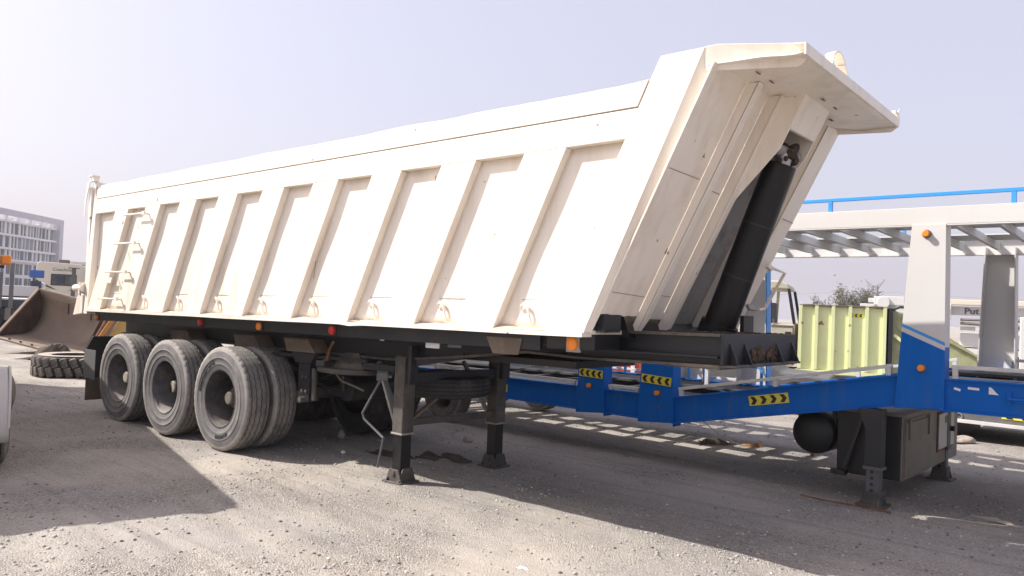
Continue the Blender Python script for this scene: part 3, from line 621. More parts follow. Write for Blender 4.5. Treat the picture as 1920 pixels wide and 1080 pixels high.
rim_o = rb.build('rim', 'rim', None, smooth=True)
hb = MB().lathe([(.20, .158), (.15, .13), (.13, .10), (.12, .05), (.105, .03), (.082, .022), (.078, -.025), (.066, -.038), (.001, -.042)], 40, fy)
for k in range(10):
    t = 2*math.pi*k/10; hb.cyl((.225*math.cos(t), .18, .225*math.sin(t)), (.225*math.cos(t), .13, .225*math.sin(t)), .018, 6)
hub_o = hb.build('hub', 'hub', None, smooth=True)
protos = {'tyre': tyre_o, 'rim': rim_o, 'hub': hub_o}
def ring_text(txt, size, r, a0, h):
    vs, fs = text_mesh(txt, size, .002, .005); out = []
    for x, y, z in vs:
        t = a0 - x/r; rr = r+y
        out.append((rr*math.cos(t), h-z, rr*math.sin(t)))
    return MB().add(out, fs)
first = True; near = []; far_data = []
for side_, ys in ((0, (.070, .440)), (1, (BW-.070, BW-.440))):
    for i, x in enumerate(AX):
        for d_, y in enumerate(ys):
            hubless = (d_ == 1)
            t = copy_tree(tyre_o) if not first else tyre_o
            t.parent = tip; t.location = (x, y, .607); t.rotation_euler = (0, random.uniform(0, 6.28), math.pi if side_ else 0)
            if d_ == 1: t.rotation_euler[2] += math.pi
            r = copy_tree(rim_o) if not first else rim_o
            r.parent = t
            if not hubless:
                h_ = copy_tree(hub_o) if not first else hub_o
                h_.parent = t
            first = False
            if side_ == 0 and d_ == 0: near.append(t)
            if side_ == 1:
                if not far_data: far_data.append(tyre_o.data.copy()); far_data[0].materials.clear(); [far_data[0].materials.append(M['rubber_dark']) for _ in range(4)]  # same tyres as the near side; their deep shade is put into the colour
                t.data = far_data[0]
near[2].rotation_euler = (0, 0, 0); near[0].rotation_euler = (0, .4, 0); near[1].rotation_euler = (0, 1.1, 0)
o = ring_text('12.00R24', .075, .452, -math.pi/2+.25, -.1595); o.v = [(x, y, z) for x, y, z in o.v]
# lower text reads outward from the hub, upside down like on the photograph's tyre
o.build('lettering', 'rubber_letter', near[2])
ring_text('BRIDGESTONE', .078, .450, math.pi*.78, -.1595).build('lettering', 'rubber_letter', near[2])
ring_text('STEEL RADIAL', .05, .455, math.pi*.5, -.1595).build('lettering', 'rubber_letter', near[0]) if False else None
# spare wheel slung flat under the chassis
sp = copy_tree(tyre_o); sp.parent = tip; sp.location = (5.9, 1.32, .93); sp.rotation_euler = (math.pi/2, 0, 0); sp.scale = (.88, .72, .88)
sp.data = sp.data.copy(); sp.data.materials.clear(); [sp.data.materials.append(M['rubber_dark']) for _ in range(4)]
for ch in list(sp.children):
    if ch.name.startswith('hub') or ch.name.startswith('lettering'): bpy.data.objects.remove(ch)
# ---------------------------------------------------------------- blue and white vehicle carrier
car = thing('vehicle_carrier', 'blue and white vehicle carrier semi-trailer with open upper deck standing behind the tipper', 'trailer', (9.9, 3.45, 0), math.radians(-2))
CW = 2.70
KS = 1.031
def C(): return MB(lambda p: (KS*p[0]-.067, KS*p[1], KS*p[2]-.057))       # surveyed at 3.2 m, built at 3.45 m
def chevron_plate(parent, x, z, L_, H, slope, n, d, y=-.004, face=-1, name='chevron_sign'):
    """yellow plate centred at x,z on the v = y plane; chevrons point to +u if d > 0"""
    c, s = math.cos(slope), math.sin(slope)
    def f(a, b, q): return (x+a*c-b*s, y+face*q, z+a*s+b*c)
    CC = C if parent is car else MB
    pl = CC().prism([(-L_/2, -H/2), (L_/2, -H/2), (L_/2, H/2), (-L_/2, H/2)], f, 0, .006).build(name, 'yellow', parent)
    k = CC(); st = L_/n; t = st*.42
    for i in range(n):
        a = -L_/2+st*(i+.5); h = H*.40; q = h*.75
        p = [(a-t/2-q/2*d, h), (a+t/2-q/2*d, h), (a+t/2+q/2*d, 0), (a+t/2-q/2*d, -h), (a-t/2-q/2*d, -h), (a-t/2+q/2*d, 0)]
        k.prism(p, f, .0065, .0085)
    k.build('chevron_marks', 'black', pl)
    return pl
def clamp_lamp(parent, x, y, z, r=.03, m='amber', depth=.05):
    b = C().lathe([(.001, .0), (r*1.35, .0), (r*1.35, -.012), (r, -.014)], 16, lambda a, c, h: (x+a, y+h, z+c)).build('lamp_base', 'dkgrey', parent)
    C().lathe([(r, -.012), (r, -depth), (r*.85, -depth-.006), (.001, -depth-.007)], 18, lambda a, c, h: (x+a, y+h, z+c)).build('lamp_lens', m, b, smooth=True)
# lower side beams: web + flanges, following the cranked line of the deck
lineT = [(-9.0, .80), (-2.16, .845), (.22, 1.315), (4.6, 1.375)]; lineB = [(-9.0, .565), (-2.16, .565), (.22, 1.045), (4.6, 1.085)]
for v0, sg in ((0, 1), (CW, -1)):
    for i in range(3):
        C().prism([lineB[i], lineB[i+1], lineT[i+1], lineT[i]], xz, v0+sg*.03, v0+sg*.05).build('side_beam', 'blue', car)
        (a, c), (e, f_) = lineT[i], lineT[i+1]
        C().prism([(a, c), (e, f_), (e, f_+.016), (a, c+.016)], xz, v0, v0+sg*.12).build('beam_flange', 'blue', car, .002)
        (a, c), (e, f_) = lineB[i], lineB[i+1]
        C().prism([(a, c-.016), (e, f_-.016), (e, f_), (a, c)], xz, v0, v0+sg*.12).build('beam_flange', 'blue', car, .002)
# deck plates between the beams
for i in range(3):
    (a, c), (e, f_) = lineT[i], lineT[i+1]
    for v0, v1 in ((.13, .90), (1.80, CW-.13)):
        C().prism([(a, c-.04), (e, f_-.04), (e, f_-.01), (a, c-.01)], xz, v0, v1).build('deck_plate', 'deckdark', car)
for u in np.arange(-8.6, 4.5, .62):
    z = float(np.interp(u, [p[0] for p in lineT], [p[1] for p in lineT]))-.11
    C().box(u-.04, u+.04, .055, CW-.055, z-.05, z+.05).build('deck_crossmember', 'deckdark', car)
# grey rail above the lower deck
railT = [(-9, .90, -3.62, .90), (-3.10, .895, -2.66, .90), (-2.12, .955, .18, 1.415), (.69, 1.445, 4.5, 1.50)]
for (a, c, e, f_) in railT:
    for v0 in (.035, CW-.035):
        C().bar((a, v0, c), (e, v0, f_), .04, .035).build('deck_rail', 'greywhite', car, .003)
        n = max(2, int((e-a)/1.15)+1)
        for u in np.linspace(a+.03, e-.03, n):
            zb = float(np.interp(u, [p[0] for p in lineT], [p[1] for p in lineT]))+.016; zt = c+(f_-c)*(u-a)/(e-a)-.017
            C().box(u-.022, u+.022, v0-.018, v0+.018, zb, zt).build('rail_post', 'greywhite', car, .002)
# dark tyre track strip seen behind the rail, blue inner rail
for (a, c, e, f_) in ((-9, .97, -2.2, 1.0),):
    C().bar((a, CW-.25, c+.12), (e, CW-.25, f_+.12), .03, .035).build('inner_rail', 'railblue', car, .003)
    for u in np.linspace(a, e, 7): C().box(u-.018, u+.018, CW-.265, CW-.235, .85, c+.12).build('inner_rail', 'railblue', car)
C().bar((-3.12, 1.8, 1.22), (-2.6, 1.8, 1.22), .04, .05).box(-2.72, -2.67, 1.78, 1.82, .86, 1.20).build('inner_rail', 'greywhite', car)
# pillars: pressed C-channels, white above a slanted stripe, blue below
def pillar(b0, b1, zb, t0, t1, near, ext=.5):
    zt = 2.765
    L_ = lambda z: b0+(t0-b0)*(z-zb)/(zt-zb); R_ = lambda z: b1+(t1-b1)*(z-zb)/(zt-zb)
    pil = None
    v0, sg = (0, 1) if near else (CW, -1)
    S_ = lambda u: 1.75-.16*(u-b0)/(b1-b0)                  # slanted paint line
    def band(zlo, zhi, name, m, y0=-.012, y1=.004):
        pol = [(L_(zlo(b0)), zlo(b0)), (R_(zlo(b1)), zlo(b1)), (R_(zhi(b1)), zhi(b1)), (L_(zhi(b0)), zhi(b0))]
        return C().prism(pol, lambda a, b, d: (a, v0+sg*d, b), y0, y1).build(name, m, car, .002)
    lowz = lambda u: zb-.03 if u == b0 else zb+.01
    band(lowz, S_, 'pillar_face', 'blue'); band(lambda u: S_(u)+.0, lambda u: S_(u)+.045, 'pillar_stripe', 'white')
    band(lambda u: S_(u)+.045, lambda u: S_(u)+.075, 'pillar_stripe', 'railblue'); band(lambda u: S_(u)+.075, lambda u: zt, 'pillar_face', 'white')
    for e_, fn in ((0, L_), (1, R_)):                        # returns of the channel
        dd = .0 if e_ == 0 else -.012
        for z0, z1, m in ((zb-.03, 1.62, 'blue'), (1.62, zt, 'white')):
            if not near: m = 'white'
            C().prism([(fn(z0)+dd, z0), (fn(z0)+dd+.012, z0), (fn(z1)+dd+.012, z1), (fn(z1)+dd, z1)], lambda a, b, d: (a, v0+sg*d, b), .005, .17).build('pillar_flange', m, car)
    # inner liner
    pol = [(L_(zb)+.013, zb), (R_(zb)-.013, zb), (R_(zt)-.013, zt), (L_(zt)+.013, zt)]
    C().prism(pol, lambda a, b, d: (a, v0+sg*d, b), .006, .02).build('pillar_liner', 'white', car)
    if not near and b0 < 0:
        C().prism([(b1-.002, zb+.05), (b1+.018, zb+.05), (t1+.018, 2.6), (t1-.002, 2.6)], lambda a, b, d: (a, v0+sg*d, b), .02, .16).build('pillar_edge', 'railblue', car)
for near in (True, False):
    pillar(-3.57, -3.14, .545, -3.50, -3.20, near); pillar(-2.64, -2.16, .545, -2.56, -2.24, near); pillar(*((.22, .645, 1.045, .33, .62) if near else (.40, .80, 1.045, .46, .77)), near)
    pillar(-8.3, -7.9, .545, -8.25, -7.95, near)
# upper deck
for v0, zlo in ((0, 2.765), (CW, 2.69)):
    sg = 1 if v0 == 0 else -1
    C().prism([(-8.8, zlo), (4.6, zlo), (4.6, 2.93), (-8.8, 2.93)], lambda a, b, d: (a, v0+sg*d, b), .0 if v0 == 0 else .02, .04).build('upper_beam', 'white', car, .003)
    C().box(-8.8, 4.6, min(v0, v0+sg*.11), max(v0, v0+sg*.11), zlo-.012, zlo-.001).build('beam_flange', 'white', car)
    C().box(-8.8, 4.6, min(v0+sg*.041, v0+sg*.11), max(v0+sg*.041, v0+sg*.11), 2.905, 2.93).build('beam_flange', 'white', car)
    C().bar((-8.8, v0+sg*.05, 3.055), (4.6, v0+sg*.05, 3.055), .035, .035).build('handrail', 'railblue', car, .004)
    for u in np.arange(-8.5, 4.6, 1.60)+.04: C().box(u-.02, u+.02, v0+sg*.05-.017, v0+sg*.05+.017, 2.931, 3.037).build('handrail_post', 'railblue', car, .003)
for u in np.arange(-8.66, 4.5, .37):
    C().prism([(.042, 2.81), (CW-.042, 2.74), (CW-.042, 2.82), (.042, 2.895)], lambda a, b, d: (d, a, b), u-.006, u+.006).prism([(.042, 2.80), (CW-.042, 2.73), (CW-.042, 2.74), (.042, 2.81)], lambda a, b, d: (d, a, b), u-.02, u+.02).build('deck_joist', 'greywhite', car)
for v0, v1 in ((.72, 1.32), (1.88, 2.36)):
    C().prism([(v0, 2.902-.03*v0), (v1, 2.902-.03*v1), (v1, 2.915-.03*v1), (v0, 2.915-.03*v0)], lambda a, b, d: (d, a, b), -8.7, 4.5).build('wheel_track', 'greywhite', car)
# lamps, chevrons, stickers, tie handle
clamp_lamp(car, .46, -.012, 2.675); clamp_lamp(car, .45, -.012, 1.415); clamp_lamp(car, -2.37, -.012, .885, .028); clamp_lamp(car, -3.36, -.012, .875, .028)
chevron_plate(car, -1.04, .955, .44, .105, math.atan2(.47, 2.38), 4, 1, y=.03)
chevron_plate(car, -2.40, 1.035, .40, .10, -.05, 4, -1, y=-.014)
chevron_plate(car, -3.35, 1.03, .36, .10, -.03, 4, -1, y=-.014)
chevron_plate(car, -4.95, .69, .30, .10, 0, 3, 1, y=.03)
for (u, z, w_, h, a) in ((.74, 1.245, .055, .022, -.25), (.87, 1.262, .09, .022, -.03)):
    C().rbox((u, .028, z), (w_, .003, h), rot(0, -a, 0)).build('sticker', 'paper', car)
st_ = C().prism([(.99, 1.225), (1.07, 1.225), (1.045, 1.245), (1.01, 1.285), (.99, 1.29)], lambda a, b, d: (a, d, b), .0265, .0295).build('sticker', 'paper', car)
C().tube([(1.15, .028, 1.20), (1.15, -.03, 1.20), (1.32, -.03, 1.20), (1.32, .028, 1.20)], .012, 7).bar((1.15, .0, 1.15), (1.15, .0, 1.26), .012, .03).bar((1.32, .0, 1.15), (1.32, .0, 1.26), .012, .03).build('tie_handle', 'blue', car, smooth=True)
# support legs
for (u, v) in ((.05, .02), (.17, 2.05)):
    lg = C().box(u-.075, u+.075, v-.075, v+.075, .42, .985).build('support_leg', 'chassis', car, .006)
    il = C().box(u-.06, u+.06, v-.06, v+.06, .09, .419)
    il.build('inner_leg', 'dkgrey', lg, .004)
    for k in range(4): C().cyl((u-.005, v-.0625, .20+.06*k), (u-.005, v-.058, .20+.06*k), .017, 12).build('pin_hole', 'black', lg)
    C().box(u-.085, u+.085, v-.085, v+.085, .40, .43).build('leg_collar', 'dkgrey', lg, .003)
    C().prism([(u-.10, .055), (u+.10, .055), (u+.07, .19), (u-.07, .19)], xz, v-.09, v-.075).prism([(u-.10, .055), (u+.10, .055), (u+.07, .19), (u-.07, .19)], xz, v+.075, v+.09).box(u-.13, u+.13, v-.13, v+.13, .045, .070).prism([(v-.12, .070), (v+.12, .070), (v+.06, .20), (v-.06, .20)], yz, u+.064, u+.08).build('foot', 'legsteel', lg, .003)
    C().prism([(u-.13, .985), (u+.10, .985), (u+.076, .86), (u-.076, .80)], xz, v-.09, v-.076).build('leg_gusset', 'chassis', lg)
C().bar((-.30, .20, .32), (-.12, .22, .93), .035, .035).build('leg_stay', 'chassis', car)
C().box(-.42, -.28, .16, .26, .26, .31).build('stay_foot', 'chassis', car)
# air tank across the frame
tk = C().lathe([(.001, .24), (.09, .245), (.17, .265), (.215, .30), (.225, .34), (.225, .80), (.20, .84), (.001, .86)], 36, lambda a, b, h: (-.66+a, h, .63+b)).build('air_tank', 'tank', car, smooth=True)
C().box(-.69, -.64, .36, .41, .852, .95).build('tank_strap', 'chassis', car); C().box(-.50, -.46, .40, .44, .75, .98).build('tank_strap', 'chassis', car); C().box(-.86, -.82, .40, .44, .75, .95).build('tank_strap', 'chassis', car)
for h_ in (.42, .70): C().lathe([(.227, h_-.02), (.231, h_-.018), (.231, h_+.018), (.227, h_+.02)], 36, lambda a, b, h: (-.66+a, h, .63+b)).build('tank_band', 'dkgrey', tk, smooth=True)
C().cyl((-.66, .30, .405), (-.66, .30, .375), .02, 8).build('drain_valve', 'rust', tk)
# dull steel equipment box with doors
U0, U1, V0, V1, Z0, Z1 = -.40, .20, .28, 2.55, .27, .90
C().box(U0, U1, V0, V1, Z0, Z1).build('equipment_box', 'tank', car, .006)
C().box(U1+.001, U1+.02, V0+.02, V1, Z0, Z1-.005).build('box_front', 'dullsteel', car, .006)
C().box(U0-.02, U1+.06, V0-.03, V1+.03, Z1+.001, Z1+.035).build('box_lid', 'dullsteel', car, .005)
for (v0, v1, z0, z1, m, nm) in ((.36, 1.28, .30, .84, 'dullsteel', 'box_door'), (1.62, 2.30, .44, .83, 'silver', 'box_door')):
    fr = C().box(U1+.021, U1+.026, v0-.03, v1+.03, z0-.03, z1+.03).build('door_frame', 'rust' if m == 'silver' else 'dullsteel', car, .002)
    dr = C().box(U1+.0265, U1+.04, v0, v1, z0, z1).build(nm, m, car, .004)
    if m == 'silver':
        C().cyl((U1+.04, 2.16, .63), (U1+.08, 2.16, .63), .03, 12).build('door_latch', 'chassis', dr)
        C().box(U1+.0405, U1+.042, 1.86, 2.02, .72, .80).build('sticker', 'dkgreen', dr)
    else:
        for v in (.46, 1.18): C().box(U1+.0405, U1+.055, v-.02, v+.02, .66, .87).build('door_hinge', 'dullsteel', dr, .003)
chevron_plate(car, .50, 1.0, .36, .07, 0, 5, 1, y=1.6)
# rear bogie of the carrier, mostly behind the tipper's wheels
for u in (-7.3, -6.2):
    for v in (.22, CW-.22):
        t = tyre_o.copy(); COL.objects.link(t); t.parent = car; t.location = (KS*u-.067, KS*v, .425); t.scale = (.70, .9, .70); t.data = tyre_o.data
        for ch in list(tyre_o.children):
            if ch.name.startswith('rim'):
                r = ch.copy(); COL.objects.link(r); r.parent = t
    C().cyl((u, .2, .42), (u, CW-.2, .42), .06, 14).build('axle', 'chassis', car)
    C().box(u-.15, u+.15, .40, .50, .45, .56).build('axle_hanger', 'chassis', car); C().box(u-.15, u+.15, CW-.50, CW-.40, .45, .56).build('axle_hanger', 'chassis', car)
# ---------------------------------------------------------------- things behind, right-hand side
def wheel_simple(parent, x, y, z, r, w_, m='rubber_dark', ry=0):
    o = MB().lathe([(r*.55, -w_/2), (r*.9, -w_/2), (r, -w_/2+.04), (r, w_/2-.04), (r*.9, w_/2), (r*.55, w_/2)], 30, lambda a, b, h: (x+a, y+h, z+b)).build('wheel', m, parent, smooth=True)
    MB().lathe([(r*.55, -w_/2+.01), (r*.5, -w_/2+.02), (r*.45, w_/2-.1), (.001, w_/2-.1)], 24, lambda a, b, h: (x+a, y+h, z+b)).build('rim', 'rim', o, smooth=True)
    return o
# refuse truck: local x along the truck (cab at -x), y away from the camera
gt = thing('refuse_truck', 'pale green refuse collection truck with cream cab parked behind the blue trailer', 'truck', (5.35, 13.95, 0), math.radians(16))
L_b = 1.92
MB().box(.06, L_b, .06, 2.2, .62, 2.15).build('hopper_body', 'green', gt, .01)
for k, x in enumerate((.0, .36, .73, 1.10, 1.46, 1.84)):
    MB().prism([(x, .64), (x+.08, .64), (x+.08, 2.17), (x, 2.17)], xz, -.005, .059).build('body_rib', 'green', gt, .004)
MB().box(.0, 1.95, -.01, 2.22, 2.171, 2.19).build('top_edge', 'olive', gt, .004)
for k in range(5): MB().box(.10+k*.37, .34+k*.37, -.014, .02, 2.155, 2.193).build('rust_edge', 'brownmetal', gt)
MB().box(-.05, 1.98, -.02, .055, .54, .62).build('body_sill', 'green', gt, .004)
MB().prism([(2.0, .62), (2.0, 2.14), (2.25, 2.06), (3.1, 1.62), (4.05, .98), (4.0, .72), (3.2, .50)], xz, .10, 2.1).build('tailgate', 'olive', gt, .01)
MB().prism([(1.96, .62), (2.05, .62), (2.05, 2.16), (1.96, 2.16)], xz, .0, 2.2).build('tailgate_seal', 'chassis', gt)
MB().bar((2.08, .06, 1.55), (2.75, .04, .98), .06, .07).build('hydraulic_ram', 'green', gt); MB().bar((2.15, .08, 1.75), (2.8, .06, 1.10), .05, .05).build('hydraulic_ram', 'olive', gt)
MB().tube([(2.0, .05, 2.1), (2.2, .02, 2.2), (2.45, .04, 2.16), (2.5, .06, 1.98)], .03, 6).build('hose', 'rubber_dark', gt)
MB().tube([(2.22, .06, 1.95), (2.36, .05, 1.88), (2.30, .05, 1.78), (2.42, .06, 1.72), (2.36, .06, 1.62)], .02, 6).build('hose', 'dkgreen', gt)
MB().prism([(2.95, 1.62), (4.05, 1.02), (4.05, .97), (2.95, 1.57)], xz, .03, .098).build('tailgate_rib', 'olive', gt)
chevron_plate(gt, 1.27, 1.96, .30, .09, 0, 3, -1, y=.058)
MB().box(-3.0, 3.4, .45, 1.75, .50, .56).build('chassis_frame', 'dkgrey', gt)
MB().prism([(-.15, .52), (-.15, .35), (.1, .30), (1.6, .30), (1.9, .52)], xz, .02, .06).build('side_skirt', 'dkgrey', gt)
for x in (-1.15, 2.45): wheel_simple(gt, x, .30, .46, .46, .3); wheel_simple(gt, x, 1.9, .46, .46, .3)
# cab
MB().prism([(-1.75, .68), (-.10, .68), (-.08, 1.70), (-1.80, 1.70)], xz, .0, 2.1).build('cab', 'cabcream', gt, .03)
MB().box(-.62, -.10, -.014, -.001, .70, 1.66).build('cab_door', 'cabcream', gt, .006)
for (a, c, e, f_) in ((-.10, 1.70, -.25, 2.55), (-.70, 1.70, -.66, 2.58), (-1.78, 1.70, -1.60, 2.58)):
    for v in (.04, 2.06): MB().bar((a, v, c), (e, v, f_), .07, .10, up=(0, 1, 0)).build('cab_pillar', 'blackplastic' if a > -.2 else 'cabcream', gt, .01)
MB().prism([(-1.72, 2.55), (-.22, 2.53), (-.28, 2.66), (-.45, 2.74), (-1.55, 2.74), (-1.7, 2.68)], xz, .02, 2.08).build('cab_roof', 'cabcream', gt, .03)
MB().lathe([(.16, -.012), (.175, 0), (.16, .012), (.15, 0)], 22, lambda a, b, h: (-1.05+h+a*.35, .62+b, 1.80+a*.9), closed=True).build('steering_wheel', 'black', gt, smooth=True)
MB().box(-.75, -.55, .25, .75, 1.45, 2.2).build('seat_back', 'dkgrey', gt, .04)
MB().box(-.62, -.12, -.018, -.0145, 1.60, 1.655).build('door_trim', 'dkgrey', gt)
MB().box(-.30, -.16, -.03, -.0145, 1.42, 1.50).build('door_handle', 'black', gt, .005)
MB().tube([(-.62, -.02, 1.70), (-.66, -.04, 2.5)], .015, 6).build('mirror_arm', 'black', gt)
v_, f__ = text_mesh('20', .26, .001, .004)
MB().add([(-.40+x, -.0165-z, 1.34+y) for x, y, z in v_], f__).build('door_number', M.get('teal') or mat('teal', (.10, .26, .22), .7, .1), gt)
MB().box(-.13, -.10, -.03, -.001, .70, 1.60).build('door_edge', 'rust', gt)
# concrete pump truck with folded boom
pt = thing('concrete_pump_truck', 'white concrete pump truck with long folded boom, partly hidden by the carrier pillars', 'truck', (3.3, 28.0, 0), math.radians(10))
MB().box(-.5, 7.2, 0, .35, 2.22, 2.55).build('boom_section', 'white', pt, .02)
MB().box(-.2, 7.2, .05, .30, 2.60, 2.78).build('boom_section', 'white', pt, .02)
MB().box(2.2, 7.2, -.25, -.02, 2.60, 2.80).build('boom_section', 'rvcream', pt, .02)
MB().box(2.15, 2.7, -.32, .4, 2.05, 2.62).cyl((2.4, -.38, 2.45), (2.4, .45, 2.45), .18, 16).build('boom_joint', 'white', pt, .02)
MB().cyl((.35, -.1, 2.62), (.35, .5, 2.62), .24, 18).box(.0, 1.1, .0, .45, 2.35, 2.86).build('boom_joint', 'white', pt, .02)
v_, f__ = text_mesh('Put', .30, .002, .012)
MB().add([(3.36+x*1.2, -.006-z, 2.375+y) for x, y, z in v_], f__).build('boom_lettering', 'dkgrey', pt)
MB().box(3.0, 7.2, .2, 2.2, 1.05, 1.55).build('truck_body', 'white', pt, .03)
MB().box(2.8, 7.2, .1, 2.2, .75, .98).build('truck_frame', 'greywhite', pt, .01)
for k in range(6): MB().box(3.0+k*.65, 3.5+k*.65, .05, .19, 1.65, 1.80).build('outrigger_plate', 'greywhite', pt, .01)
MB().bar((3.9, .1, 1.75), (4.9, .1, 2.1), .12, .12).bar((4.8, .0, 1.7), (5.4, .0, 2.15), .08, .08).build('support_strut', 'greywhite', pt); MB().cyl((4.6, .0, 1.6), (4.6, .0, 2.2), .07, 10).build('slew_post', 'dkgrey', pt)
MB().tube([(3.0, -.1, 1.92), (5, -.1, 1.85), (7.2, -.1, 1.95)], .06, 8).tube([(3.0, -.12, 2.05), (7.2, -.12, 2.10)], .05, 8).build('delivery_pipe', 'dullsteel', pt, smooth=True)
for x in (3.8, 5.0, 6.4): wheel_simple(pt, x, .3, .5, .5, .3)
MB().box(-.9, .9, .3, 2.2, .8, 2.0).build('truck_cab', 'white', pt, .06)
# white box body at the far right
wb = thing('box_van', 'plain white van body at the right edge behind the blue trailer', 'van', (9.55, 14.0, 0), math.radians(4))
MB().box(.30, 4.2, 0, 2.0, .55, 2.05).build('van_body', 'white', wb, .02)
MB().box(.28, 4.2, -.02, 2.0, .35, .549).build('van_sill', 'dkgrey', wb)
wheel_simple(wb, .9, .2, .34, .34, .24); wheel_simple(wb, 3.4, .2, .34, .34, .24)
# low grey bed with chevron sticker
lb = thing('low_loader', 'grey low loader bed with pale rubbing edge and yellow chevron strip beyond the equipment box', 'trailer', (8.9, 9.25, 0), math.radians(-3))
MB().box(.25, 6.5, .0, 2.4, .33, .60).build('bed', 'dkgrey', lb, .01)
MB().box(.23, 6.5, -.03, -.001, .29, .345).build('rub_rail', 'greywhite', lb, .004)
chevron_plate(lb, 1.62, .46, .62, .085, 0, 3, -1, y=-.004); chevron_plate(lb, 2.3, .46, .62, .085, 0, 3, 1, y=-.004)
MB().lathe([(.05, -.012), (.062, 0), (.05, .012), (.042, 0)], 18, lambda a, b, h: (.72+a, -.012+h, .385+b), closed=True).build('lashing_ring', 'silver', lb, smooth=True)
for x in (4.6, 5.5): wheel_simple(lb, x, .5, .27, .27, .24); wheel_simple(lb, x, 2.0, .27, .27, .24)
MB().box(.3, .6, .3, 2.1, .0, .33).build('bed_leg', 'black', lb)
# red machinery glimpsed under the tipper chassis
rd = thing('red_machine', 'dusty red machine with pale stripe glimpsed between the blue pillars', 'machine', (2.35, 10.2, 0), math.radians(20))
MB().box(.0, 1.0, 0, 1.2, .42, 1.05).build('bonnet', 'red', rd, .06); MB().box(1.05, 2.1, .1, 1.3, .40, .98).build('engine_cover', 'red', rd, .05)
MB().box(.55, .64, -.02, 1.22, .40, 1.07).build('stripe', 'paper', rd, .01); MB().box(-.9, -.1, .1, 1.2, .45, 1.10).build('side_tank', 'rvcream', rd, .08)
MB().box(-.45, -.38, .07, 1.22, .44, 1.12).build('stripe', 'paper', rd, .01)
for x in (-.5, 1.6): wheel_simple(rd, x, .2, .36, .36, .3); wheel_simple(rd, x, 1.1, .36, .36, .3)
MB().box(-.8, 2.0, .3, 1.0, .30, .42).build('frame', 'black', rd)
# dark car parked far behind under the carrier (roof and tyres in shade)
dm = thing('parked_pickup', 'dark grey pickup in shade seen below the blue side beam', 'pickup', (5.2, 9.6, 0), math.radians(14))
MB().prism([(-1.0, .42), (2.2, .42), (2.2, .72), (1.3, .78), (.9, 1.05), (-.1, 1.05), (-.4, .80), (-1.0, .78)], xz, .0, 1.6).build('body', 'dkgrey', dm, .04)
for x in (-.4, 1.6): wheel_simple(dm, x, .12, .33, .33, .24); wheel_simple(dm, x, 1.5, .33, .33, .24)
# ---------------------------------------------------------------- acacia bushes, pylon
def bush(name, label, loc, rx, rz, n, seed):
    r = np.random.default_rng(seed); t = thing(name, label, 'bush', loc, 0, 'bushes on the skyline')
    tr = MB(); tips = []
    for k in range(9):
        a = r.random()*6.28; rr = rx*(.3+.6*r.random()); p = [(0, 0, -.1), (.25*rr*math.cos(a), .25*rr*math.sin(a), rz*.35), (.7*rr*math.cos(a+.2), .7*rr*math.sin(a+.2), rz*(.6+.2*r.random())), (rr*math.cos(a+.3), rr*math.sin(a+.3), rz*(.75+.3*r.random()))]
        tr.tube(p, [.09, .06, .035, .012], 6); tips += [p[2], p[3]]
    tr.build('trunk', 'bark', t)
    V = []; Fc = []
    cl = [(np.array(p)+r.normal(0, .18, 3)*np.array((rx, rx, rz))*.6, .14+.18*r.random()) for p in tips for _ in range(6)]
    for k in range(n):
        c, s = cl[int(r.random()*len(cl))]; p = c+r.normal(0, 1, 3)*s*np.array((rx, rx, rz))*.45
        if p[2] < .1: continue
        d = r.normal(0, 1, 3); d[2] = abs(d[2]); d /= np.linalg.norm(d); e = np.cross(d, r.normal(0, 1, 3)); e /= np.linalg.norm(e)+1e-6
        L_, w_ = .16+.2*r.random(), .018+.02*r.random(); b = len(V); V += [p-e*w_, p+e*w_, p+d*L_]; Fc.append((b, b+1, b+2))
    me = bpy.data.meshes.new('crown'); me.from_pydata([tuple(v) for v in V], [], Fc); me.materials.append(M['foliage']); o = bpy.data.objects.new('crown', me); COL.objects.link(o); o.parent = t
bush('acacia_bush', 'wide grey green acacia bush on the skyline behind the refuse truck', (-4.6, 52.7, 0), 1.6, 3.3, 6000, 3)
bush('acacia_bush', 'small acacia bush on the skyline left of the wide one', (-6.5, 52.0, 0), .75, 2.7, 1600, 5)
py = thing('transmission_pylon', 'faint steel lattice transmission pylon far away above the bushes', 'pylon', (-64.9, 285, 0))
pb = MB()
def lat(w0, z0, w1, z1, n):
    for k in range(n):
        za, zb = z0+(z1-z0)*k/n, z0+(z1-z0)*(k+1)/n; a, b = w0+(w1-w0)*k/n, w0+(w1-w0)*(k+1)/n
        for sx, sy in ((-1, -1), (1, -1), (1, 1), (-1, 1)):
            pb.bar((sx*a, sy*a, za), (sx*b, sy*b, zb), .34, .34)
            pb.bar((sx*a, sy*a, za), (-sy*b, sx*b, zb), .2, .2); pb.bar((sx*b, sy*b, zb), (-sy*b, sx*b, zb), .2, .2)
lat(2.2, 0, .9, 10, 5); lat(.9, 10, .7, 14.5, 4)
pb.build('tower', 'pylon', py)
for s_ in (-1, 1): MB().bar((s_*.7, 0, 13), (s_*3.2, 0, 16.8), .34, .34).bar((s_*.7, 0, 14.5), (s_*2.6, 0, 15.9), .28, .28).bar((-s_*.7, 0, 11.8), (s_*2.9, 0, 12.6), .3, .3).build('cross_arm', 'pylon', py)
MB().tube([(-80, 6, 12.0), (-40, 3, 10.5), (-2.9, 0, 12.4)], .05, 4).tube([(2.9, 0, 12.4), (40, -3, 10.5), (80, -6, 12)], .05, 4).build('power_line', 'pylon', py)
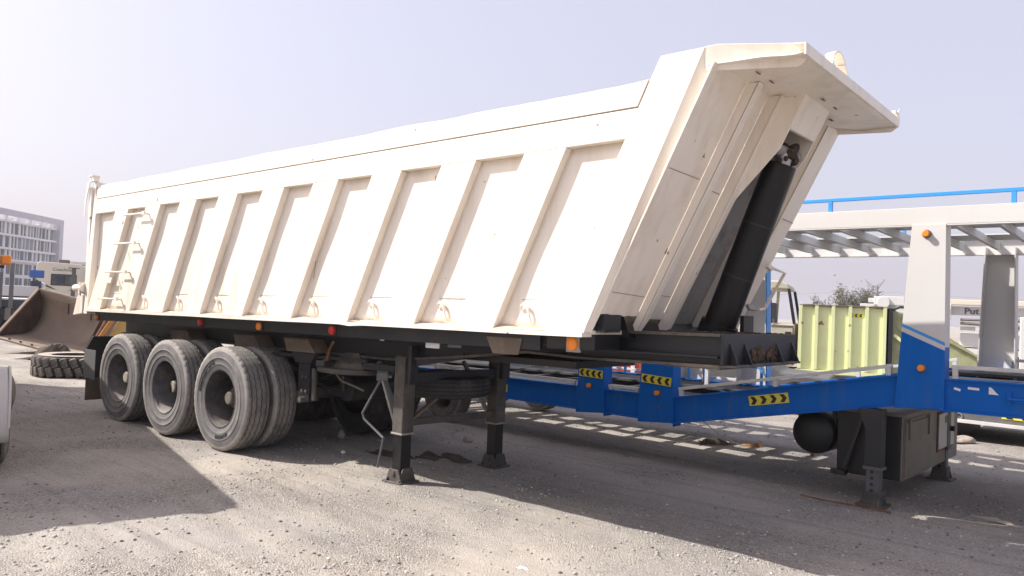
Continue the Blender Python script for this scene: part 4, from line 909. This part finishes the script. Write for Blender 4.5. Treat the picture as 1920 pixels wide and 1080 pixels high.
# ---------------------------------------------------------------- left-hand side, far
# office block (local u along facade to the left, n towards the yard)
ob = thing('office_building', 'white office block with framed roof and narrow vertical windows in the left distance', 'building', (-195.5, 69.3, 0), math.atan2(-.726, .688))
W_ = 60
def wb_(*a): return MB().box(*a)
# local +x = left along facade, local +y = away to the camera side (n = (.726,.688)) -> rotate: y axis = (.726,.688)
wb_(1.6, W_, -14, -1.2, 0, 16.4).build('wall', 'concrete', ob)
wb_(0, 1.7, -14, .3, 0, 18.4).build('frame_column', 'concrete2', ob); wb_(1.7, W_, -1.0, .3, 17.1, 18.4).build('frame_beam', 'concrete2', ob)
for u in np.arange(4.5, W_, 4.6): wb_(u, u+.5, -1.0, .1, 16.0, 17.1).build('frame_strut', 'concrete', ob)
for z in (15.75, 12.75, 9.75, 7.25): wb_(1.7, W_, -1.2, -.35, z, z+.42).build('floor_band', 'concrete', ob)
rw = np.random.default_rng(5)
for (z0, z1) in ((13.2, 15.7), (10.2, 12.7), (7.7, 9.7)):
    u = 2.0
    while u < 30:
        w_ = float(rw.choice((.45, .5, 1.15))); f0 = wb_(u, u+w_, -1.19, -1.12, z0, z1).build('window', 'winglass' if rw.random() < .7 else 'winglass2', ob); u += w_+float(rw.choice((.55, .8, 1.2)))
        wb_(u-.32, u-.20, -1.19, -1.02, z0, z1).build('facade_fin', 'concrete', ob)
for (z0, z1) in ((4.4, 6.8), (1.0, 3.6)):
    for u in np.arange(3.4, 30, 3.6):
        f0 = wb_(u, u+2.6, -1.19, -1.10, z0, z1).build('window', 'winglass', ob); wb_(u+1.25, u+1.35, -1.099, -1.05, z0, z1).build('mullion', 'concrete', f0)
def pdir(px, py=540):
    v = _r*((px-960)/FPX)-_u*((py-540)/FPX)+_f
    n = math.hypot(v.x, v.y); return v.x/n, v.y/n, v.z/n
def view_frame(px, D):
    """ground position seen in direction px at D metres, and the yaw whose local +x runs to the right across the view"""
    dx, dy, _ = pdir(px); return (CAM[0]+D*dx, CAM[1]+D*dy, 0), math.atan2(-dx, dy)
# caravan
loc, rz = view_frame(105, 52)
rv = thing('caravan', 'cream travel trailer caravan with dark swoosh graphics and black rear window', 'caravan', loc, rz-.06)
MB().prism([(-1.25, .60), (1.45, .60), (1.45, 3.10), (1.2, 3.24), (-.85, 3.30), (-1.0, 3.22)], xz, 0, 6.5).build('body', 'rvcream', rv, .05)
wf = MB().box(-.28, 1.02, -.03, -.001, 1.95, 2.62).build('rear_window', 'black', rv, .05)
MB().box(-.22, .36, -.036, -.031, 2.0, 2.57).build('window_pane', 'glass', wf); MB().box(.42, .97, -.036, -.031, 2.0, 2.57).build('window_pane', 'glass', wf)
for p, m in (([(-1.17, 2.35), (-.35, 1.88), (-.1, 1.72), (-.55, 1.88), (-1.19, 2.02)], 'rvblack'), ([(-.70, 2.12), (-.45, 1.95), (.1, 1.68), (-.35, 1.82), (-.68, 1.95)], 'rvblack'), ([(-1.2, 1.75), (-.3, 1.74), (-1.22, 1.5)], 'rvgrey'), ([(.5, 1.66), (1.1, 1.85), (1.35, 1.95), (1.0, 1.76)], 'rvblack')):
    MB().prism(p, xz, -.012, -.002).build('swoosh_graphic', m, rv)
MB().box(-1.12, -.92, -.03, -.001, .95, 1.40).build('tail_light', 'redlens', rv, .03)
v_, f__ = text_mesh('Coachmen', .26, .002, .004)
MB().add([(.35+x+.2*y, -.005-z, 2.88+y) for x, y, z in v_], f__).build('script_lettering', 'dkgreen', rv)
MB().box(.0, .55, 1.0, 1.8, 3.28, 3.50).build('roof_unit', 'dkgrey', rv, .03)
MB().box(.6, 1.4, .8, 3.0, 3.24, 3.42).build('roof_rack', 'greywhite', rv)
lad = MB()
for x in (1.28, 1.55): lad.tube([(x, -.12, .9), (x, -.12, 3.3)], .02, 6)
for k in range(7): lad.tube([(1.28, -.12, 1.1+.33*k), (1.55, -.12, 1.1+.33*k)], .015, 6)
lad.build('roof_ladder', 'greywhite', rv)
MB().box(-1.2, 1.45, .05, 6.4, .40, .599).build('underframe', 'black', rv)
for y in (2.6, 3.5): MB().cyl((-1.2, y, .36), (-.95, y, .36), .36, 20).build('wheel', 'rubber_dark', rv); MB().cyl((1.2, y, .36), (1.42, y, .36), .36, 20).build('wheel', 'rubber_dark', rv)
# flatbed with stakes
loc, rz = view_frame(60, 36)
fb = thing('flatbed_trailer', 'dark flatbed trailer with tall upright steel stakes on the left', 'trailer', loc, rz-.10)
MB().box(-4.5, 2.6, 0, 2.3, 1.0, 1.28).build('bed_frame', 'navy', fb, .01); MB().box(-4.5, 2.6, -.02, 2.32, 1.281, 1.34).build('bed_floor', 'greywhite', fb, .005)
for (x, h) in ((-1.05, 2.35), (-.68, 2.72), (1.42, 2.62)):
    MB().box(x-.075, x+.075, -.10, -.021, .95, h).build('stake', 'dkgrey', fb, .008)
MB().box(1.22, 1.62, -.12, -.05, 2.621, 2.66).build('stake_cap', 'dkgrey', fb)
MB().box(-3.8, -.9, .3, 2.0, .45, .99).build('axle_group', 'chassis', fb, .05)
for x in (-1.4, -2.5): wheel_simple(fb, x, .2, .42, .42, .3); wheel_simple(fb, x, 2.0, .42, .42, .3)
for k in range(3): MB().tube([(-.7+.16*k, .1, 1.0), (-.6+.16*k, .1, .75), (-.72+.2*k, .1, .52)], .015, 5).build('hanging_cable', 'rubber_dark', fb)
# white vehicles further back
loc, rz = view_frame(28, 46)
wp = thing('parked_truck', 'white pickup truck standing behind the flatbed stakes', 'truck', loc, rz+.1)
MB().prism([(-2.6, .55), (2.0, .55), (2.0, 1.15), (1.3, 1.25), (.75, 1.85), (-.6, 1.85), (-.85, 1.25), (-2.6, 1.25)], xz, 0, 1.8).build('body', 'white', wp, .06)
MB().prism([(-.5, 1.28), (.95, 1.28), (.62, 1.76), (-.45, 1.76)], xz, -.012, -.001).build('side_window', 'glass', wp)
for x in (-1.7, 1.2): wheel_simple(wp, x, .1, .36, .36, .24); wheel_simple(wp, x, 1.7, .36, .36, .24)
loc, rz = view_frame(58, 43)
wt = thing('utility_trailer', 'white low utility trailer with jockey box left of the caravan', 'trailer', loc, rz-.1)
MB().box(-1.6, .3, 0, 1.6, 1.35, 1.85).build('tray', 'white', wt, .04); MB().box(-1.6, .3, .05, 1.5, 1.12, 1.349).build('chassis_frame', 'black', wt)
MB().box(.05, .40, -.2, .2, 1.05, 1.45).build('jockey_box', 'navy', wt, .02); MB().prism([(-.2, 1.5), (.45, 1.45), (.5, 2.0), (.3, 2.1)], xz, .2, 1.2).build('canvas_cover', 'white', wt, .05)
MB().box(.1, .16, .1, .16, 0, 2.65).build('post', 'dkgrey', wt); MB().box(-.1, .5, .05, .2, 2.25, 2.62).build('sign_panel', 'bluebox', wt, .03); MB().box(-.05, .4, .05, .2, 1.75, 2.1).build('lamp_box', 'navy', wt, .03)
for x in (-1.2, -.4): wheel_simple(wt, x, .1, .5, .5, .26); wheel_simple(wt, x, 1.4, .5, .5, .26)
# loader bucket
loc, rz = view_frame(143, 25.5)
bk_ = thing('loader_bucket', 'rusty brown wheel loader bucket lying open on the gravel', 'bucket', (loc[0], loc[1], .14), rz-.52)
bk_.rotation_euler = (0, math.radians(12), rz-.55)
prof = [(-1.25, .0), (-.2, .02), (.10, .09), (.32, .28), (.42, .55), (.40, .85), (.28, 1.12), (.05, 1.34)]
n = len(prof); g_ = np.zeros((14, n, 3))
for i in range(14):
    for j, (y, z) in enumerate(prof): g_[i, j] = (-1.4+2.8*i/13, y+.015*float(vnoise(np.array(i*.9), np.array(j*.9), 4)), z)
o = MB().grid(g_).build('shell', 'bucketin', bk_, smooth=True); md = o.modifiers.new('s', 'SOLIDIFY'); md.thickness = .03; md.offset = -1
for x in (-1.43, 1.40):
    MB().prism([(-1.25, -.01)]+prof[1:]+[(-.02, 1.36), (-1.28, .04)], lambda a, b, d: (d, a, b), x, x+.03).build('side_plate', 'bucketrust_shaded', bk_, .004)
    MB().bar((x+.015, -1.27, .03), (x+.015, -.02, 1.37), .07, .05).build('side_edge', 'bucketin' if x < 0 else 'bucketrust_shaded', bk_, .004)
MB().box(-1.45, 1.45, -1.42, -1.24, -.02, .03).build('cutting_edge', 'bucketin', bk_, .006)
for k in range(9): MB().cyl((-1.3+.32*k, -1.33, .031), (-1.3+.32*k, -1.33, .07), .03, 8).build('edge_bolt', 'bucketrust_shaded', bk_)
MB().bar((-1.4, .04, 1.36), (1.4, .04, 1.36), .07, .06).build('top_lip', 'bucketin', bk_, .006)
for k in (-.6, .1, .7): MB().bar((k, .36, .82), (k+.02, .22, 1.16), .015, .05).build('wear_strip', 'bucketrust_shaded', bk_)
# big lugged tyre lying flat
loc, rz = view_frame(146, 18.7)
bt = thing('lugged_tyre', 'large lugged loader tyre lying flat on the gravel beside the bucket', 'tyre', (loc[0], loc[1], 0), rz)
MB().lathe([(.38, .08), (.42, .02), (.60, .0), (.70, .04), (.725, .12), (.725, .30), (.70, .40), (.60, .45), (.44, .44), (.39, .36)], 56, closed=False).build('carcass', 'rubber_dark', bt, smooth=True)
mat('rubber_dusty', (.07, .065, .06), .9, .2, 6, dirt=(.36, .31, .27), amt=.45, dscale=3, up=.6)
lug = None
for k in range(26):
    for lv in (0, 1):
        t = 2*math.pi*(k+.5*lv)/26; zc_ = .12 if lv == 0 else .31
        if lug is None:
            lug = MB().rbox((.735, 0, 0), (.075, .115, .19), rot(.35, 0, 0)).build('tread_lug', 'rubber_dusty', bt, .02); l_ = lug
        else: l_ = lug.copy(); COL.objects.link(l_); l_.parent = bt
        l_.location = (0, 0, zc_); l_.rotation_euler = (0 if lv == 0 else 0, 0, t)
MB().lathe([(.42, .441), (.52, .452), (.60, .455), (.66, .44), (.66, .43), (.42, .43)], 48).build('upper_bead', 'rubber_dusty', bt, smooth=True)
# crumpled sheets on the ground
def crumple(name, label, loc, sx, sy, h, m, seed, rz=0, cat='rag'):
    n = 14; Pn = np.zeros((n, n, 3)); u = np.linspace(-1, 1, n)
    for i in range(n):
        for j in range(n):
            a, b = u[i], u[j]; r = math.hypot(a, b); e = max(0, 1-r*r*.75)
            z = h*e*(.55+1.7*float(vnoise(np.array(a*2.2+5), np.array(b*2.2+5), seed)))+.25*h*e*abs(float(vnoise(np.array(a*6), np.array(b*6), seed+1)))
            Pn[i, j] = (sx*a*(1+.5*float(vnoise(np.array(a*2), np.array(b*2), seed+2))), sy*b*(1+.5*float(vnoise(np.array(a*2+9), np.array(b*2), seed+3))), max(.004, z))
    o = MB().grid(Pn).build(name, m, None); md = o.modifiers.new('s', 'SOLIDIFY'); md.thickness = .006
    o.location = (loc[0], loc[1], float(gz(loc[0], loc[1]))); o.rotation_euler = (0, 0, rz); tag(o, label, cat); return o
crumple('tarpaulin', 'crumpled dark tarpaulin heap at the edge of the loader bucket', (-9.6, 2.75), .55, .45, .40, 'cloth', 61, .4, 'tarpaulin')
crumple('rag', 'dark torn rubber scrap lying behind the near landing leg', (5.02, 1.42), .30, .12, .035, 'cloth', 62, .1)
crumple('rag', 'brown folded cardboard scrap just right of the near landing leg', (5.42, 1.62), .17, .12, .06, 'cloth', 63, .2, 'cardboard')
crumple('rag', 'torn brown sheet halfway between the two landing legs', (5.70, 1.80), .24, .10, .05, 'cloth', 64, -.3, 'sheet')
crumple('sheet_metal', 'bent dark sheet propped like a tent among the light stripes', (7.22, 5.55), .22, .14, .07, 'cloth', 65, .5, 'sheet')
crumple('dry_leaf', 'rust orange crumpled leaf litter right of the bent sheet', (7.72, 5.72), .15, .08, .05, 'leaf_brown', 66, .5, 'litter')
crumple('paper_scrap', 'small white paper scrap on the sunlit gravel at the bottom', (8.655, -.58), .04, .015, .02, 'paper', 67, .3, 'paper')
crumple('straw_clump', 'pale dry straw strand in the shade at the lower right', (10.9, 3.75), .20, .035, .03, 'stone', 68, -.35, 'straw')
def chunk(name, label, loc, s, m, seed):
    r = np.random.default_rng(seed); b = MB().sphere((0, 0, 0), 1, 10, 7); b.v = [(x*s[0]*(1+.3*(r.random()-.5)), y*s[1]*(1+.3*(r.random()-.5)), z*s[2]*(1+.3*(r.random()-.5))) for x, y, z in b.v]
    o = b.build(name, m, None); o.location = (loc[0], loc[1], s[2]*.6); o.rotation_euler = (0, 0, r.random()*6); tag(o, label, 'stone'); return o
chunk('stone', 'pale broken block lying beside the low loader', (9.72, 9.0), (.22, .10, .07), 'stone', 1)
chunk('stone', 'brown stone at the collar of the far landing leg', (5.0, 2.75), (.07, .06, .06), 'stone', 2)
chunk('stone', 'tan stone lying under the low point of the blue beam', (6.0, 7.0), (.13, .09, .09), 'stone', 3)
chunk('stone', 'small white stone in the shadow near the front tyre', (4.62, .98), (.03, .025, .02), 'paper', 4)
chunk('stone', 'pale rock in front of the inner far wheel', (3.75, 1.62), (.07, .05, .06), 'stone', 5)
rod = MB().tube([(9.26, 3.18, .03), (9.45, 3.19, .016), (9.75, 3.20, .02), (10.11, 3.225, .012)], .009, 6).build('steel_rod', 'rust', None); tag(rod, 'thin rusty steel rod lying at the foot of the blue trailer leg', 'rod')
wire = MB().tube([(7.05, 5.0, .55), (7.2, 5.15, .35), (7.4, 5.4, .12), (7.6, 5.6, .02)], .006, 5).build('loose_wire', 'stone', None); tag(wire, 'loose pale wire hanging from the blue beam to the ground', 'wire')
# remains of the loader behind the tipper
loc, rz = view_frame(230, 20.5)
la = thing('yellow_machine', 'worn yellow and rusty wheel loader front behind the tipper tailgate', 'machine', loc, rz)
MB().prism([(-.30, .35), (.05, .35), (.42, .62), (.42, .75), (.22, 1.20), (.05, 1.28), (-.12, .98), (-.30, .62)], xz, .0, .06).build('arm_plate', 'yellowpaint', la, .01)
MB().bar((-.60, -.05, .35), (-.18, -.05, 1.28), .14, .16).build('ram', 'rust', la, .03); MB().bar((-.42, -.15, .70), (-.12, -.15, 1.22), .10, .10).build('ram', 'orangepaint', la, .02)
MB().bar((-.78, .1, .1), (-.35, .1, 1.1), .05, .16).build('link', 'bucketrust_shaded', la, .01); MB().sphere((-.22, -.2, 1.22), .09, 10, 6).build('pin', 'orangepaint', la, smooth=True)
MB().box(-.5, .8, .1, .6, .0, .36).build('base', 'bucketrust_shaded', la, .05); MB().prism([(.3, .7), (.7, .6), (.75, .68), (.5, .75), (.38, .95)], xz, -.05, .0).build('bent_plate', 'stone', la)
# white truck at the left edge: only its mudguard, tyre and tank reach into the picture
lt = thing('service_truck', 'white service truck at the left edge, only mudguard and tyre showing', 'truck', (3.64, -2.69, 0), math.atan2(-.265, .964))
MB().box(-9.4, 0, -2.3, 0, .95, 2.6).build('superstructure', 'truckwhite', lt, .04)
MB().box(-9.6, .6, -2.0, -.25, .60, .949).build('chassis_frame', 'chassis', lt, .02)
for k in range(5):
    d_ = MB().box(-9.2+k*1.5, -7.85+k*1.5, .001, .025, 1.05, 2.35).build('locker_door', 'truckwhite', lt, .01)
    MB().box(-8.6+k*1.5, -8.4+k*1.5, .026, .05, 1.62, 1.68).build('door_handle', 'chassis', d_, .005)
MB().prism([(-1.55, .951), (.02, .951), (.02, 1.65), (-.25, 2.45), (-1.55, 2.45)], xz, .002, .03).build('cab_side', 'truckwhite', lt, .02)
MB().prism([(-1.25, 1.62), (-.15, 1.62), (-.36, 2.3), (-1.25, 2.3)], xz, .031, .036).build('cab_window', 'glass', lt)
MB().box(-9.3, -.1, .001, .03, 2.45, 2.58).build('roof_rail', 'truckgrey', lt, .01)
ag = np.zeros((19, 5, 3))
for i, t in enumerate(np.linspace(-.25, math.pi+.15, 19)):
    rr = .56
    for j, y in enumerate((.07, .12, .30, .42, .45)): ag[i, j] = (-.95+rr*math.cos(t), y, .42+(rr-(.03 if j == 4 else 0))*math.sin(t))
o = MB().grid(ag).build('mudguard', 'truckwhite', lt, smooth=True); md = o.modifiers.new('s', 'SOLIDIFY'); md.thickness = .02
MB().prism([(-.95+.57*math.cos(t), .42+.57*math.sin(t)) for t in np.linspace(.0, 3.1, 14)]+[(-.95+.42*math.cos(t), .42+.45*math.sin(t)) for t in np.linspace(3.1, .0, 14)], xz, .43, .455).build('mudguard_lip', 'truckwhite', lt, .006)
t = tyre_o.copy(); COL.objects.link(t); t.parent = lt; t.location = (-.95, .30, .47); t.scale = (.77, 1, .77); t.rotation_euler = (0, 0, math.pi)
for ch in list(tyre_o.children):
    if ch.name.startswith('rim') or ch.name.startswith('hub'): r = ch.copy(); COL.objects.link(r); r.parent = t
for x in (-3.2, -7.6):
    t2 = t.copy(); COL.objects.link(t2); t2.location.x = x; t2.parent = lt; t2.location.y = .0
for x in (-.95, -3.2, -7.6): MB().cyl((x, -2.2, .47), (x, .2, .47), .07, 12).build('axle', 'chassis', lt)
MB().sphere((-2.05, .42, .58), .30, 16, 10, (1, .45, .9)).build('side_tank', 'truckgrey', lt, smooth=True)
MB().tube([(-1.95, .46, .45), (-1.9, .48, .25), (-1.8, .42, .08), (-1.7, .40, .02)], .012, 6).build('hose', 'rubber_dark', lt, smooth=True)
MB().box(-.86, -.74, .30, .40, 2.04, 2.14).build('marker_lamp', 'amber', lt, .02); MB().bar((-.85, .0, 2.02), (-.80, .34, 2.02), .03, .03).build('lamp_arm', 'chassis', lt)
# ---------------------------------------------------------------- air
hz = bpy.data.materials.new('haze'); hz.use_nodes = True; hn = hz.node_tree; hn.nodes.clear()
pv = hn.nodes.new('ShaderNodeVolumePrincipled'); pv.inputs['Color'].default_value = (.93, .91, .97, 1); pv.inputs['Density'].default_value = .0006; pv.inputs['Anisotropy'].default_value = .2
ho = hn.nodes.new('ShaderNodeOutputMaterial'); hn.links.new(pv.outputs[0], ho.inputs['Volume'])
o = MB().box(-1000, 800, -800, 1000, -1.2, 22).build('haze', hz, None); o['kind'] = 'stuff'; tag(o, 'thin pale dusty haze filling the air over the yard', 'haze')
